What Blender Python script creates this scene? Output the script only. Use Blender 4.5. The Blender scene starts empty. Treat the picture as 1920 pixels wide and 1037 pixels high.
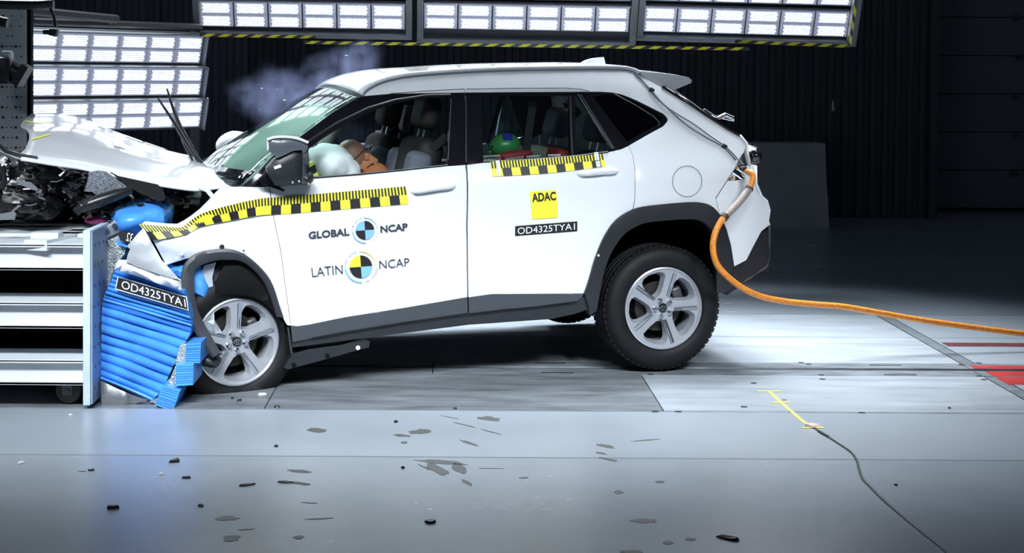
import bpy, bmesh, math, random
from mathutils import Vector, Matrix, Euler, noise
from mathutils.geometry import delaunay_2d_cdt
R = math.radians
random.seed(7)
SC = bpy.context.scene
COL = SC.collection

# ---------------------------------------------------------------- camera, world, lights, exposure
W, H = 1920, 1037
FPX, CAM_Z = 2950.0, 1.66
PITCH, ROLL = R(1.5), R(0.35)
VPX, HORY = 848.0, 137.0
PX0, PY0 = VPX, HORY + FPX * math.tan(PITCH)
cam_d = bpy.data.cameras.new('camera')
cam_d.sensor_fit = 'HORIZONTAL'; cam_d.sensor_width = 36
cam_d.lens = FPX / W * 36
cam_d.shift_x = (W / 2 - PX0) / W
cam_d.shift_y = -(H / 2 - PY0) / W
cam_d.clip_start = .1; cam_d.clip_end = 100
CF = Vector((0, math.cos(PITCH), -math.sin(PITCH)))
_u0 = Vector((0, math.sin(PITCH), math.cos(PITCH))); _r0 = Vector((1, 0, 0))
CR = _r0 * math.cos(ROLL) + _u0 * math.sin(ROLL)
CU = _u0 * math.cos(ROLL) - _r0 * math.sin(ROLL)
CAM = Vector((0, 0, CAM_Z))
cam = bpy.data.objects.new('camera', cam_d); COL.objects.link(cam)
m = Matrix((CR, CU, -CF)).transposed().to_4x4(); m.translation = CAM
cam.matrix_world = m
SC.camera = cam

world = bpy.data.worlds.new('world'); SC.world = world; world.use_nodes = True
world.node_tree.nodes['Background'].inputs[0].default_value = (.55, .7, 1, 1)
world.node_tree.nodes['Background'].inputs[1].default_value = .045
SC.view_settings.view_transform = 'Standard'; SC.view_settings.look = 'None'
SC.view_settings.exposure = 0; SC.view_settings.gamma = 1; SC.view_settings.use_curve_mapping = False
try:
    SC.cycles.use_denoising = True
    SC.cycles.max_bounces = 8; SC.cycles.transparent_max_bounces = 12
    SC.cycles.volume_bounces = 0; SC.cycles.volume_step_rate = .3
    SC.cycles.sample_clamp_indirect = 6
except Exception: pass

def area(name, loc, target, sx, sy, watts, spread=120, col=(.86, .93, 1)):
    l = bpy.data.lights.new(name, 'AREA'); l.shape = 'RECTANGLE'; l.size = sx; l.size_y = sy
    l.energy = watts; l.color = col; l.spread = R(spread)
    o = bpy.data.objects.new(name, l); COL.objects.link(o); o.location = loc
    o.rotation_euler = (Vector(target) - Vector(loc)).to_track_quat('-Z', 'Y').to_euler()
    return o
# floodlights high above the visible racks, beyond the car
for i in range(4):
    area('flood_light', (-3.3 + i * 1.9, 11.0, 3.9), (-1.0 + i * .9, 9.7, .0), 1.55, .5, 42, 80)
# a grid above the far half of the lane
for i in range(3):
    for j in range(2):
        area('flood_light', (-.2 + i * 1.5, 9.9 + j * 1.0, 5.2), (.1 + i * 1.0, 9.6 + j * .5, 0), 1.3, .7, 18, 55)
# racks high on the camera's side of the lane, aimed down at the doors and the floor before them
for i in range(4):
    area('flood_light', (-3.1 + i * 2.05, 3.4, 4.3), (-2.2 + i * 1.25, 7.9, .25), 1.5, .7, 20, 36)
# ---------------------------------------------------------------- measuring helpers (pixel -> place in the room)
def ray(px, py):
    d = CF + CR * ((px - PX0) / FPX) + CU * (-(py - PY0) / FPX)
    return d
def on_z(px, py, z=0.0):
    d = ray(px, py); t = (z - CAM_Z) / d.z
    return CAM + d * t
def on_y(px, py, y):
    d = ray(px, py); return CAM + d * (y / d.y)
def on_x(px, py, x):
    d = ray(px, py); return CAM + d * (x / d.x)

# ---------------------------------------------------------------- materials
MATS = {}
def mat(name, col, rough=.5, metal=0, coat=0, emit=None, noise_amt=0, noise_scale=20, bump=0, bump_scale=80, trans=0, alpha=1, stretch=None, spec=None, ior=None, noise2=None, rvar=.08):
    if name in MATS: return MATS[name]
    M = bpy.data.materials.new(name); M.use_nodes = True
    nt = M.node_tree; b = nt.nodes['Principled BSDF']
    c4 = (*col, 1)
    b.inputs['Base Color'].default_value = c4
    b.inputs['Roughness'].default_value = rough; b.inputs['Metallic'].default_value = metal
    b.inputs['Coat Weight'].default_value = coat; b.inputs['Coat Roughness'].default_value = .04
    if spec is not None: b.inputs['Specular IOR Level'].default_value = spec
    if ior: b.inputs['IOR'].default_value = ior
    if trans: b.inputs['Transmission Weight'].default_value = trans
    if alpha < 1: b.inputs['Alpha'].default_value = alpha
    if emit:
        b.inputs['Emission Color'].default_value = (*emit[0], 1); b.inputs['Emission Strength'].default_value = emit[1]
    if noise_amt or bump:
        tc = nt.nodes.new('ShaderNodeTexCoord'); mp = nt.nodes.new('ShaderNodeMapping')
        nt.links.new(tc.outputs['Object'], mp.inputs[0])
        if stretch: mp.inputs['Scale'].default_value = stretch
    if noise_amt:
        n = nt.nodes.new('ShaderNodeTexNoise'); n.inputs['Scale'].default_value = noise_scale; n.inputs['Detail'].default_value = 6
        n.inputs['Roughness'].default_value = .65
        nt.links.new(mp.outputs[0], n.inputs['Vector'])
        rmp = nt.nodes.new('ShaderNodeValToRGB')
        rmp.color_ramp.elements[0].position = .3; rmp.color_ramp.elements[1].position = .7
        lo = noise2 if noise2 else tuple(max(0, x * (1 - noise_amt)) for x in col)
        hi = tuple(min(1, x * (1 + noise_amt)) for x in col)
        rmp.color_ramp.elements[0].color = (*lo, 1); rmp.color_ramp.elements[1].color = (*hi, 1)
        nt.links.new(n.outputs['Fac'], rmp.inputs[0]); nt.links.new(rmp.outputs[0], b.inputs['Base Color'])
        mr = nt.nodes.new('ShaderNodeMapRange'); mr.inputs['To Min'].default_value = max(0, rough - rvar); mr.inputs['To Max'].default_value = min(1, rough + rvar)
        nt.links.new(n.outputs['Fac'], mr.inputs[0]); nt.links.new(mr.outputs[0], b.inputs['Roughness'])
    if bump:
        n2 = nt.nodes.new('ShaderNodeTexNoise'); n2.inputs['Scale'].default_value = bump_scale; n2.inputs['Detail'].default_value = 4
        nt.links.new(mp.outputs[0], n2.inputs['Vector'])
        bp = nt.nodes.new('ShaderNodeBump'); bp.inputs['Strength'].default_value = bump; bp.inputs['Distance'].default_value = .01
        nt.links.new(n2.outputs['Fac'], bp.inputs['Height']); nt.links.new(bp.outputs[0], b.inputs['Normal'])
    MATS[name] = M
    return M

PAINT = mat('white_paint', (.80, .83, .86), .22, 0, .8)
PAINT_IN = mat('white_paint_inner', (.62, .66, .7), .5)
BLACK_PL = mat('black_plastic', (.016, .018, .022), .42, bump=.05, bump_scale=300)
BLACK_GL = mat('gloss_black', (.006, .006, .008), .12, coat=.4)
GREY_PL = mat('grey_plastic', (.05, .055, .065), .38)
RUBBER = mat('tyre_rubber', (.006, .0065, .0075), .6, spec=.25, noise_amt=.35, noise_scale=60)
ALLOY = mat('alloy_silver', (.47, .49, .53), .30, .5)
ALLOY_D = mat('alloy_dark', (.3, .32, .35), .35, .9)
CHROME = mat('bright_metal', (.8, .82, .85), .15, 1)
STEEL = mat('dark_steel', (.09, .095, .1), .45, .7)
DARK = mat('dark_cavity', (.004, .004, .005), .9, spec=.1)
YELLOW = mat('yellow_film', (.92, .86, .05), .4)
BLACKP = mat('black_print', (.012, .012, .014), .45)
BLUEP = mat('light_blue_print', (.22, .48, .92), .4)
LYELP = mat('lime_print', (.75, .85, .05), .4)
GREYP = mat('grey_print', (.35, .38, .42), .5)
WHITEP = mat('white_print', (.85, .88, .9), .4)
BLUE = mat('blue_sheet', (.065, .30, .80), .36, 0, .05, noise_amt=.18, noise_scale=7)
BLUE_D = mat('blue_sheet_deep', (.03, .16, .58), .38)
ALU = mat('aluminium', (.62, .65, .68), .32, .9, noise_amt=.15, noise_scale=12)
ALU_SH = mat('sheet_aluminium', (.56, .59, .63), .5, .5, noise_amt=.08, noise_scale=8)
FOIL = mat('crumpled_foil', (.80, .80, .81), .3, .35, bump=.4, bump_scale=26)
ALU_DULL = mat('dull_sheet', (.20, .21, .22), .4, .6)
COMB = mat('honeycomb_core', (.42, .45, .43), .4, .8, noise_amt=.6, noise_scale=70, bump=.6, bump_scale=120)
FRAME_W = mat('pale_painted_steel', (.62, .66, .69), .45, noise_amt=.06, noise_scale=5)
PLATE_W = mat('worn_painted_plate', (.5, .6, .68), .45, noise_amt=.15, noise_scale=9)
PLATE_B = mat('plate_face', (.28, .36, .48), .4, .3, noise_amt=.12, noise_scale=6)
SLAB = mat('block_grey', (.60, .63, .67), .6, noise_amt=.08, noise_scale=5)

def glass_mat(name, tint, transp, rough=.02):
    M = bpy.data.materials.new(name); M.use_nodes = True; nt = M.node_tree
    nt.nodes.remove(nt.nodes['Principled BSDF'])
    t = nt.nodes.new('ShaderNodeBsdfTransparent'); t.inputs[0].default_value = (*tint, 1)
    g = nt.nodes.new('ShaderNodeBsdfGlossy'); g.inputs['Roughness'].default_value = rough
    f = nt.nodes.new('ShaderNodeLayerWeight'); f.inputs[0].default_value = .5
    pw = nt.nodes.new('ShaderNodeMath'); pw.operation = 'POWER'; pw.inputs[1].default_value = 5
    ma = nt.nodes.new('ShaderNodeMath'); ma.operation = 'MULTIPLY_ADD'; ma.inputs[1].default_value = .95; ma.inputs[2].default_value = .04
    mx = nt.nodes.new('ShaderNodeMixShader')
    nt.links.new(f.outputs['Facing'], pw.inputs[0]); nt.links.new(pw.outputs[0], ma.inputs[0])
    nt.links.new(ma.outputs[0], mx.inputs[0]); nt.links.new(t.outputs[0], mx.inputs[1]); nt.links.new(g.outputs[0], mx.inputs[2])
    nt.links.new(mx.outputs[0], nt.nodes['Material Output'].inputs[0])
    return M
GLASS = glass_mat('clear_glass', (.86, .95, .93), 1)
SHIELD = glass_mat('windshield_glass', (.80, .90, .86), 1)
TINT = glass_mat('tinted_glass', (.10, .11, .13), 1)

# ---------------------------------------------------------------- mesh helpers
def link(o, parent=None):
    COL.objects.link(o)
    if parent is not None: o.parent = parent
    return o
def mesh_obj(name, verts, faces, m, parent=None, smooth=35, label=None, mats=None, midx=None):
    me = bpy.data.meshes.new(name)
    me.from_pydata([tuple(v) for v in verts], [], [tuple(f) for f in faces]); me.validate()
    for k in (mats or [m]): me.materials.append(k)
    if midx:
        for p, i in zip(me.polygons, midx): p.material_index = i
    if smooth:
        me.shade_smooth()
        me.set_sharp_from_angle(angle=R(smooth))
    me.update()
    o = bpy.data.objects.new(name, me); link(o, parent)
    if label: o['label'] = label
    return o
class MB:
    """collects plain shapes into one mesh"""
    def __init__(s): s.v = []; s.f = []; s.mi = []
    def add(s, vs, fs, mi=0):
        n = len(s.v); s.v += [Vector(x) for x in vs]; s.f += [tuple(i + n for i in f) for f in fs]; s.mi += [mi] * len(fs)
    def box(s, c, d, rot=None, mi=0, M=None):
        x, y, z = d[0] / 2, d[1] / 2, d[2] / 2
        vs = [Vector(p) for p in ((-x, -y, -z), (x, -y, -z), (x, y, -z), (-x, y, -z), (-x, -y, z), (x, -y, z), (x, y, z), (-x, y, z))]
        if rot: e = Euler(rot).to_matrix(); vs = [e @ p for p in vs]
        vs = [p + Vector(c) for p in vs]
        if M: vs = [M @ p for p in vs]
        s.add(vs, [(0, 3, 2, 1), (4, 5, 6, 7), (0, 1, 5, 4), (1, 2, 6, 5), (2, 3, 7, 6), (3, 0, 4, 7)], mi)
    def rbox(s, c, d, r=.02, seg=3, rot=None, mi=0, power=None):
        bm = bmesh.new(); bmesh.ops.create_cube(bm, size=1)
        for v in bm.verts: v.co = Vector((v.co.x * d[0], v.co.y * d[1], v.co.z * d[2]))
        bmesh.ops.bevel(bm, geom=bm.edges[:], offset=min(r, min(d) * .49), segments=seg, affect='EDGES', profile=.5)
        e = Euler(rot).to_matrix() if rot else Matrix.Identity(3)
        bm.verts.index_update()
        s.add([e @ v.co + Vector(c) for v in bm.verts], [[v.index for v in f.verts] for f in bm.faces], mi); bm.free()
    def tube(s, pts, r, n=8, mi=0, cap=True):
        pts = [Vector(p) for p in pts]; rs = r if isinstance(r, (list, tuple)) else [r] * len(pts)
        rings = []; prev = None
        for i, p in enumerate(pts):
            t = (pts[min(i + 1, len(pts) - 1)] - pts[max(i - 1, 0)])
            if t.length < 1e-9: t = Vector((0, 0, 1))
            t.normalize()
            a = prev if prev else (Vector((0, 0, 1)) if abs(t.z) < .9 else Vector((1, 0, 0)))
            x = (a - t * a.dot(t)).normalized(); y = t.cross(x); prev = x
            rings.append([p + (x * math.cos(k / n * math.tau) + y * math.sin(k / n * math.tau)) * rs[i] for k in range(n)])
        vs = [q for g in rings for q in g]; fs = []
        for i in range(len(rings) - 1):
            for k in range(n):
                a, b = i * n + k, i * n + (k + 1) % n
                fs.append((a, b, b + n, a + n))
        if cap: fs += [tuple(range(n))[::-1], tuple(range((len(rings) - 1) * n, len(rings) * n))]
        s.add(vs, fs, mi)
    def lathe(s, prof, n=48, axis='y', c=(0, 0, 0), mi=0, closed=False, M=None):
        """prof: (radius, along axis)"""
        vs = []
        for r, a in prof:
            for k in range(n):
                t = k / n * math.tau
                if axis == 'y': p = Vector((r * math.cos(t), a, r * math.sin(t)))
                elif axis == 'z': p = Vector((r * math.cos(t), r * math.sin(t), a))
                else: p = Vector((a, r * math.cos(t), r * math.sin(t)))
                if M: p = M @ p
                vs.append(p + Vector(c))
        fs = []; L = len(prof)
        for i in range(L if closed else L - 1):
            j = (i + 1) % L
            for k in range(n):
                fs.append((i * n + k, i * n + (k + 1) % n, j * n + (k + 1) % n, j * n + k))
        s.add(vs, fs, mi)
    def ell(s, c, rad, rot=None, nu=20, nv=12, mi=0, fn=None):
        e = Euler(rot).to_matrix() if rot else Matrix.Identity(3)
        vs = []; fs = []
        for i in range(nv + 1):
            a = -math.pi / 2 + math.pi * i / nv
            for k in range(nu):
                t = k / nu * math.tau
                p = Vector((math.cos(a) * math.cos(t) * rad[0], math.cos(a) * math.sin(t) * rad[1], math.sin(a) * rad[2]))
                if fn: p = fn(p)
                vs.append(e @ p + Vector(c))
        for i in range(nv):
            for k in range(nu):
                fs.append((i * nu + k, i * nu + (k + 1) % nu, (i + 1) * nu + (k + 1) % nu, (i + 1) * nu + k))
        s.add(vs, fs, mi)
    def obj(s, name, m, parent=None, smooth=35, label=None, mats=None):
        return mesh_obj(name, s.v, s.f, m, parent, smooth, label, mats, s.mi if mats else None)

def thing(name, label, cat, loc=(0, 0, 0), group=None, M=None):
    o = bpy.data.objects.new(name, None); o.empty_display_size = .1; COL.objects.link(o)
    if M is not None: o.matrix_world = M
    else: o.location = loc
    o['label'] = label; o['category'] = cat
    if group: o['group'] = group
    return o
def tag(o, label, cat, group=None, kind=None):
    o['label'] = label; o['category'] = cat
    if group: o['group'] = group
    if kind: o['kind'] = kind
    return o
def struct(o, label=None):
    o['kind'] = 'structure'
    if label: o['label'] = label
    return o
def catmull(pts, k=5):
    if len(pts) < 3: return list(pts)
    out = []
    P = [Vector(p) for p in pts]
    for i in range(len(P) - 1):
        a, b, c, d = P[max(i - 1, 0)], P[i], P[i + 1], P[min(i + 2, len(P) - 1)]
        for j in range(k):
            t = j / k
            out.append(.5 * ((2 * b) + (c - a) * t + (2 * a - 5 * b + 4 * c - d) * t * t + (3 * b - a - 3 * c + d) * t ** 3))
    out.append(P[-1]); return out
def resample(pts, n):
    P = [Vector(p) for p in pts]; L = [0]
    for a, b in zip(P, P[1:]): L.append(L[-1] + (b - a).length)
    out = []; j = 0
    for i in range(n):
        s = L[-1] * i / (n - 1)
        while j < len(L) - 2 and L[j + 1] < s: j += 1
        t = (s - L[j]) / max(1e-9, L[j + 1] - L[j]); out.append(P[j].lerp(P[j + 1], min(1, max(0, t))))
    return out
def inside(p, poly):
    x, y = p; c = False; n = len(poly); j = n - 1
    for i in range(n):
        xi, yi = poly[i]; xj, yj = poly[j]
        if (yi > y) != (yj > y) and x < (xj - xi) * (y - yi) / (yj - yi) + xi: c = not c
        j = i
    return c
def fill(poly, holes=(), grid=.06):
    """2-D polygon -> (verts2d, tris, boundary loops as index lists)"""
    loops = []; vs = []; edges = []
    for lp in [poly] + list(holes):
        lp = [Vector(q[:2]) for q in lp]; out = []
        for a, b in zip(lp, lp[1:] + lp[:1]):
            k = max(1, math.ceil((b - a).length / grid))
            for j in range(k): out.append(a.lerp(b, j / k))
        cl = [out[0]]
        for q in out[1:]:
            if (q - cl[-1]).length > 1e-4: cl.append(q)
        if (cl[0] - cl[-1]).length < 1e-4: cl.pop()
        n0 = len(vs); vs += cl; ids = list(range(n0, len(vs)))
        loops.append(ids); edges += [(a, b) for a, b in zip(ids, ids[1:] + ids[:1])]
    P = [tuple(vs[i]) for i in loops[0]]; HS = [[tuple(vs[i]) for i in l] for l in loops[1:]]
    nb = len(vs)
    bx = [p[0] for p in P]; by = [p[1] for p in P]
    bpts = list(vs)
    x = min(bx) + grid / 2; row = 0
    while x < max(bx):
        y = min(by) + grid / 2 + (grid / 2 if row % 2 else 0)
        while y < max(by):
            if inside((x, y), P) and not any(inside((x, y), h) for h in HS):
                q = Vector((x, y))
                if min((q - b).length_squared for b in bpts) > (.45 * grid) ** 2: vs.append(q)
            y += grid
        x += grid; row += 1
    ov, oe, of, ovi, _, _ = delaunay_2d_cdt(vs, edges, [], 0, 1e-6)
    tri = []
    for f in of:
        c = sum((ov[i] for i in f), Vector((0, 0))) / len(f)
        if inside(c, P) and not any(inside(c, h) for h in HS):
            tri.append(tuple(f))
    back = {}
    for i, src in enumerate(ovi):
        for sidx in src: back[sidx] = i
    lo = [[back.get(i, i) for i in l] for l in loops]
    return ov, tri, lo
# ---------------------------------------------------------------- setting: floor, wall, door
EPOXY = mat('floor_epoxy', (.31, .35, .395), .27, noise_amt=.08, noise_scale=1.3, bump=.10, bump_scale=160, noise2=(.28, .32, .36), rvar=.015, spec=.7)
EPOXY2 = mat('floor_epoxy_pale', (.34, .385, .43), .28, noise_amt=.06, noise_scale=2, bump=.08, bump_scale=160, rvar=.015, spec=.6)
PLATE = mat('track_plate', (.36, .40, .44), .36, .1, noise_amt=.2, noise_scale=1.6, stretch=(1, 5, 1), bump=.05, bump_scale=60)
PLATE_D = mat('track_plate_stained_shaded', (.20, .22, .24), .38, .12, noise_amt=.3, noise_scale=2.2, stretch=(1, 4, 1), noise2=(.11, .12, .125))  # stained plates, base colour also darkened to carry the car's shadow
RAIL = mat('rail_steel', (.25, .28, .31), .34, .3, noise_amt=.4, noise_scale=5, stretch=(1, 4, 1))
JOINT = mat('joint_filler', (.015, .016, .018), .8)
REDT = mat('red_floor_paint', (.45, .03, .03), .4, noise_amt=.2, noise_scale=8)
REDD = mat('worn_red_floor_paint', (.13, .035, .04), .45, noise_amt=.4, noise_scale=14)
CHIP = mat('bare_screed', (.105, .105, .095), .8, noise_amt=.45, noise_scale=120)
STAIN = mat('oil_stain', (.06, .065, .065), .5, noise_amt=.5, noise_scale=60)

b = MB(); b.box((2, 7.5, -.11), (40, 26, .2)); floor = struct(b.obj('floor', JOINT, None, 0))
def slab(name, x0, x1, y0, y1, m, z=0, th=.02, g=.004):
    b = MB(); b.box(((x0 + x1) / 2, (y0 + y1) / 2, z - th / 2), (x1 - x0 - 2 * g, y1 - y0 - 2 * g, th))
    return b.obj(name, m, floor, 0)
Y0, Y1, YS0, YS1, Y3, Y4 = 6.76, 7.715, 8.825, 8.885, 9.94, 10.90
slab('floor_slab', -18, 22, -5, Y0, EPOXY, g=.009)
slab('floor_slab', -18, 22, Y0, Y1 - .012, EPOXY2, g=.009)
slab('floor_slab', -18, 22, Y4, 20.5, EPOXY, g=.006)
XS = [-8.77, -6.80, -4.85, -2.885, -.918, 1.052, 2.945]
for i in range(len(XS) - 1):
    a, c = XS[i], XS[i + 1]
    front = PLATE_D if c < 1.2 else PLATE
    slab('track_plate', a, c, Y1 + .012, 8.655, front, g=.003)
    slab('track_plate', a, c, 9.04, Y3, PLATE, g=.003)
    slab('track_plate', a, c, Y3, Y4, PLATE, g=.004)
slab('edge_rail', -10, 22, Y1 - .012, Y1 + .012, RAIL, z=-.002, g=.002)
for (y0, y1) in ((8.655, YS0), (YS1, 9.04)):
    for a, c in ((-8.8, -4.85), (-4.85, -.1), (-.1, 2.945), (2.945, 14)):
        slab('guide_rail', a, c, y0, y1, RAIL, g=.003)
for a, c in ((3.03, 6.2), (6.2, 12)):
    slab('floor_slab', a, c, Y1 + .012, 8.655, EPOXY2); slab('floor_slab', a, c, 9.04, Y3, EPOXY2); slab('floor_slab', a, c, Y3, Y4, EPOXY2)
slab('joint_strip', 2.945, 3.03, Y1, 8.655, RAIL, g=.006); slab('joint_strip', 2.945, 3.03, 9.04, Y4, RAIL, g=.006)
slab('floor_slab', -18, -8.77, Y1 + .01, Y4, EPOXY2)
slab('red_floor_marking', 3.0, 8, 8.43, 8.65, REDT, z=.0015, th=.003); slab('red_floor_marking', 3.0, 8, 8.67, YS0 - .01, REDT, z=.0015, th=.003)
slab('red_floor_marking', 2.97, 8, YS1 + .005, 8.99, REDT, z=.0015, th=.003)
slab('worn_red_floor_marking', 3.05, 8, 9.62, 9.76, REDD, z=.0015, th=.003)
# slots and holes in the rails
for (px, py, L) in ((1660, 685, .36), (1688, 703, .36), (1032, 681, .36), (1045, 699, .36)):
    p = on_z(px, py); slab('rail_slot', p.x - L / 2 / 2, p.x + L / 4, p.y - .012, p.y + .012, JOINT, z=.001, th=.004, g=0)
for (px, py) in ((1516, 683), (1540, 703), (1542, 711), (1616, 774), (1413, 718.5), (1803, 684), (1836, 705), (1845, 712), (1395, 763), (1228, 772), (1272, 772), (1220, 702), (1835, 681), (1502, 680)):
    p = on_z(px, py); b = MB(); b.lathe([(0, .001), (.018, .001), (.018, -.004)], 12, 'z', (p.x, p.y, 0)); b.obj('plate_hole', JOINT, floor, 0)

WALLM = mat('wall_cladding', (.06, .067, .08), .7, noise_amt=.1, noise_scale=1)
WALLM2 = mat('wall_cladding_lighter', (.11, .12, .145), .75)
DOORM = mat('sectional_door_dark', (.15, .165, .185), .55)
YW = 18.3
b = MB(); XD = on_y(1757, 200, YW).x; b.box(((XD - 20) / 2, YW + .35, 5), (XD + 20, .2, 10.2)); wall = struct(b.obj('wall_back', DARK, None, 0))
XD = on_y(1757, 200, YW).x
def cladding(x0, w, m, hgt=9.5):
    vs = []; n = 6
    b = MB(); vs = []; fs = []
    pr = []
    for i in range(n):
        a = x0 + w * i / n; s = w / n
        pr += [(a, 0), (a + s * .45, 0), (a + s * .55, -.05), (a + s * .9, -.05)]
    pr.append((x0 + w - .008, 0))
    for (x, y) in pr: vs += [(x, YW + y, 0), (x, YW + y, hgt)]
    for i in range(len(pr) - 1): fs.append((2 * i, 2 * i + 2, 2 * i + 3, 2 * i + 1))
    vs2 = [(x, YW + .15, z) for (x, y, z) in ((pr[0][0], 0, 0), (pr[0][0], 0, hgt), (pr[-1][0], 0, 0), (pr[-1][0], 0, hgt))]
    k = len(vs); vs += vs2; fs += [(k, 0, 1, k + 1), (len(pr) * 2 - 2, k + 2, k + 3, len(pr) * 2 - 1), (1, len(pr) * 2 - 1, k + 3, k + 1)]
    return mesh_obj('cladding_panel', vs, fs, m, wall, 0)
x = -9.5; k = 0
while x < XD - .3:
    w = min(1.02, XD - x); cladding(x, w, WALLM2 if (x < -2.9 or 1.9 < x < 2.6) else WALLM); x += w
# sectional door, set back, at the right
door = struct(thing('door_1', 'dark sectional door right of the ribbed wall', 'door', (0, 0, 0))); del door['category']
YD = YW + 1.0
for i in range(8):
    z1 = on_y(1840, 390, YD).z + .468 * i
    b = MB(); b.box((XD + 2.7, YD, z1 + .468 / 2), (5.4, .06, .456)); b.obj('door_section', DOORM, door, 0)
for (px, py) in ((1905, 34), (1912, 107), (1906, 182), (1904, 254), (1902, 326)):
    p = on_y(px, py, YD - .06); b = MB(); b.rbox(p, (.07, .05, .05), .01, 2); b.tube([p + Vector((0, -.02, -.02)), p + Vector((0, -.02, .06))], .012); b.obj('roller_hinge', STEEL, door)
b = MB(); b.box((XD + 2.7, YD + .05, 2), (5.4, .02, 4)); b.obj('door_backing', DARK, door, 0)
b = MB(); b.box((XD - .06, YW + .5, 4.6), (.1, 1.2, 9.2)); struct(b.obj('trim_1', WALLM, None, 0))
b = MB(); b.box((XD + 5.6, YW + .5, 4.6), (.4, 1.2, 9.2)); struct(b.obj('trim_2', WALLM, None, 0))
b = MB(); b.box((XD + 2.7, YD, .01), (5.4, .5, .02)); struct(b.obj('trim_3', WALLM, None, 0))

# ---------------------------------------------------------------- concrete block, anchor block
YB = 17.0
pts = [(0, -.05), (0, .08), (.03, .32), (.07, .45), (.10, .92), (.52, .92), (.55, .45), (.59, .32), (.62, .08), (.62, -.05)]
xl, xr = on_y(1335, 300, YB).x, on_y(1556, 300, YB).x
vs = []
for xx, ins in ((xl, 0), (xr, 0)):
    for y, z in pts: vs.append((xx - (.03 * z if xx == xr else -.03 * z), YB + y, max(0, z)))
n = len(pts); fs = [tuple(range(n)), tuple(range(n, 2 * n))[::-1]] + [(i, i + n, (i + 1) % n + n, (i + 1) % n) for i in range(n)]
BLKM = mat('precast_concrete', (.34, .36, .39), .8, noise_amt=.1, noise_scale=4)
o = mesh_obj('concrete_barrier', vs, fs, BLKM, None, 20); tag(o, 'grey precast concrete barrier standing by the back wall behind the car', 'barrier')

HOLEM = mat('shallow_hole', (.06, .065, .07), .8)
AN = thing('anchor_plate', 'tall grey steel plate with bolt holes behind the crumpled hood', 'plate', (-3.9, 9.8, 0))
xr = on_y(51, 150, 9.6).x; zt = on_y(30, 12, 9.6).z
b = MB(); b.rbox(((xr - 6.2) / 2 + 3.9, -.17, zt / 2), (6.2 + xr, .06, zt), .015, 2); b.obj('body', SLAB, AN)
b = MB(); b.box((xr + 3.9 + .012, -.168, zt / 2), (.02, .06, zt + .02)); b.obj('edge_strip', DARK, AN)
b = MB()
for r_ in range(14):
    for c_ in range(7):
        px = 6 + c_ * 8.5 - (r_ % 2) * 2; py = 30 + r_ * 19
        if px > 48 or random.random() < .25: continue
        p = on_y(px, py, 9.598) - Vector((-3.9, 9.8, 0))
        b = MB(); b.lathe([(0, -.0), (.005 + .004 * (c_ % 3 == 0), -.0), (.004, .004)], 8, 'y', p); b.obj('bolt_hole', HOLEM, AN)

# black bracket with plate on the anchor block
BR = thing('swivel_bracket', 'black swivel bracket sticking out at the left edge before the tall grey plate', 'bracket', on_y(8, 120, 9.3))
def rel(px, py, y, o): return on_y(px, py, y) - o.location
b = MB(); b.tube([rel(14, 128, 9.3, BR), rel(36, 140, 9.3, BR)], .055, 12); b.obj('arm', BLACK_PL, BR)
b = MB(); b.box(rel(42, 141, 9.3, BR), (.045, .14, .13), (0, R(30), 0)); b.obj('end_plate', BLACK_PL, BR)
b = MB(); b.rbox(rel(6, 132, 9.3, BR), (.12, .14, .16), .03); b.obj('joint_housing', BLACK_PL, BR)
b = MB(); b.rbox(rel(14, 108, 9.3, BR), (.06, .08, .08), .015); b.obj('knob', SLAB, BR)
b = MB(); b.tube([rel(-8, 38, 9.3, BR), rel(14, 43, 9.3, BR)], .03, 10); b.obj('clamp', BLACK_PL, BR)
# small camera on a drooping arm
CM = thing('small_camera', 'small black camera hanging on an arm before the left light rack', 'camera', on_y(103, 55, 9.5))
b = MB(); b.tube(catmull([rel(-30, 7, 9.5, CM), rel(60, 9, 9.5, CM), rel(90, 8, 9.5, CM)], 4), .03, 8); b.obj('boom', BLACK_PL, CM)
b = MB(); b.tube(catmull([rel(92, 8, 9.5, CM), rel(97, 22, 9.5, CM), rel(102, 34, 9.5, CM), rel(104, 50, 9.5, CM)], 4), .011, 8); b.obj('arm', BLACK_PL, CM)
b = MB(); b.rbox(rel(101, 61, 9.5, CM), (.05, .07, .045), .008, rot=(0, R(10), 0)); b.obj('camera_body', BLACK_PL, CM)
b = MB(); b.lathe([(0, -.05), (.016, -.05), (.016, 0), (0, 0)], 12, 'x', rel(97, 60, 9.5, CM)); b.obj('lens', BLACK_GL, CM)
b = MB(); b.rbox(rel(92, 8, 9.5, CM), (.06, .05, .05), .01); b.obj('clamp', STEEL, CM)

# ---------------------------------------------------------------- light racks
LED = mat('led_light', (1, 1, 1), .5, emit=((.86, .94, 1.0), 9.0))
TRAY = mat('led_tray', (.35, .38, .45), .4, .3, emit=((.72, .76, 1.0), .22))
HOUS = mat('rack_housing', (.045, .05, .058), .45, .3)
FRM = mat('rack_frame', (.16, .165, .175), .5, .2)
EDGE = mat('panel_edge', (.3, .32, .35), .4, .5)
PW, PH = .25, .1
def module_mesh():
    b = MB()
    b.box((0, .012, 0), (PW - .012, .02, PH - .006), mi=0)
    b.box((0, -.002, 0), (PW - .03, .012, PH - .014), mi=0)
    nx, nz = 14, 5
    for r_ in range(nz):
        for c_ in range(nx):
            x = (c_ - (nx - 1) / 2 + (.25 if r_ % 2 else -.25)) * (PW - .056) / nx; z = (r_ - (nz - 1) / 2) * (PH - .027) / nz
            vs = [(x + .0043 * math.cos(a * math.tau / 6), -.012, z + .0043 * math.sin(a * math.tau / 6)) for a in range(6)]
            b.add(vs, [tuple(range(6))[::1]], 1)
    return b
MODM = None
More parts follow.
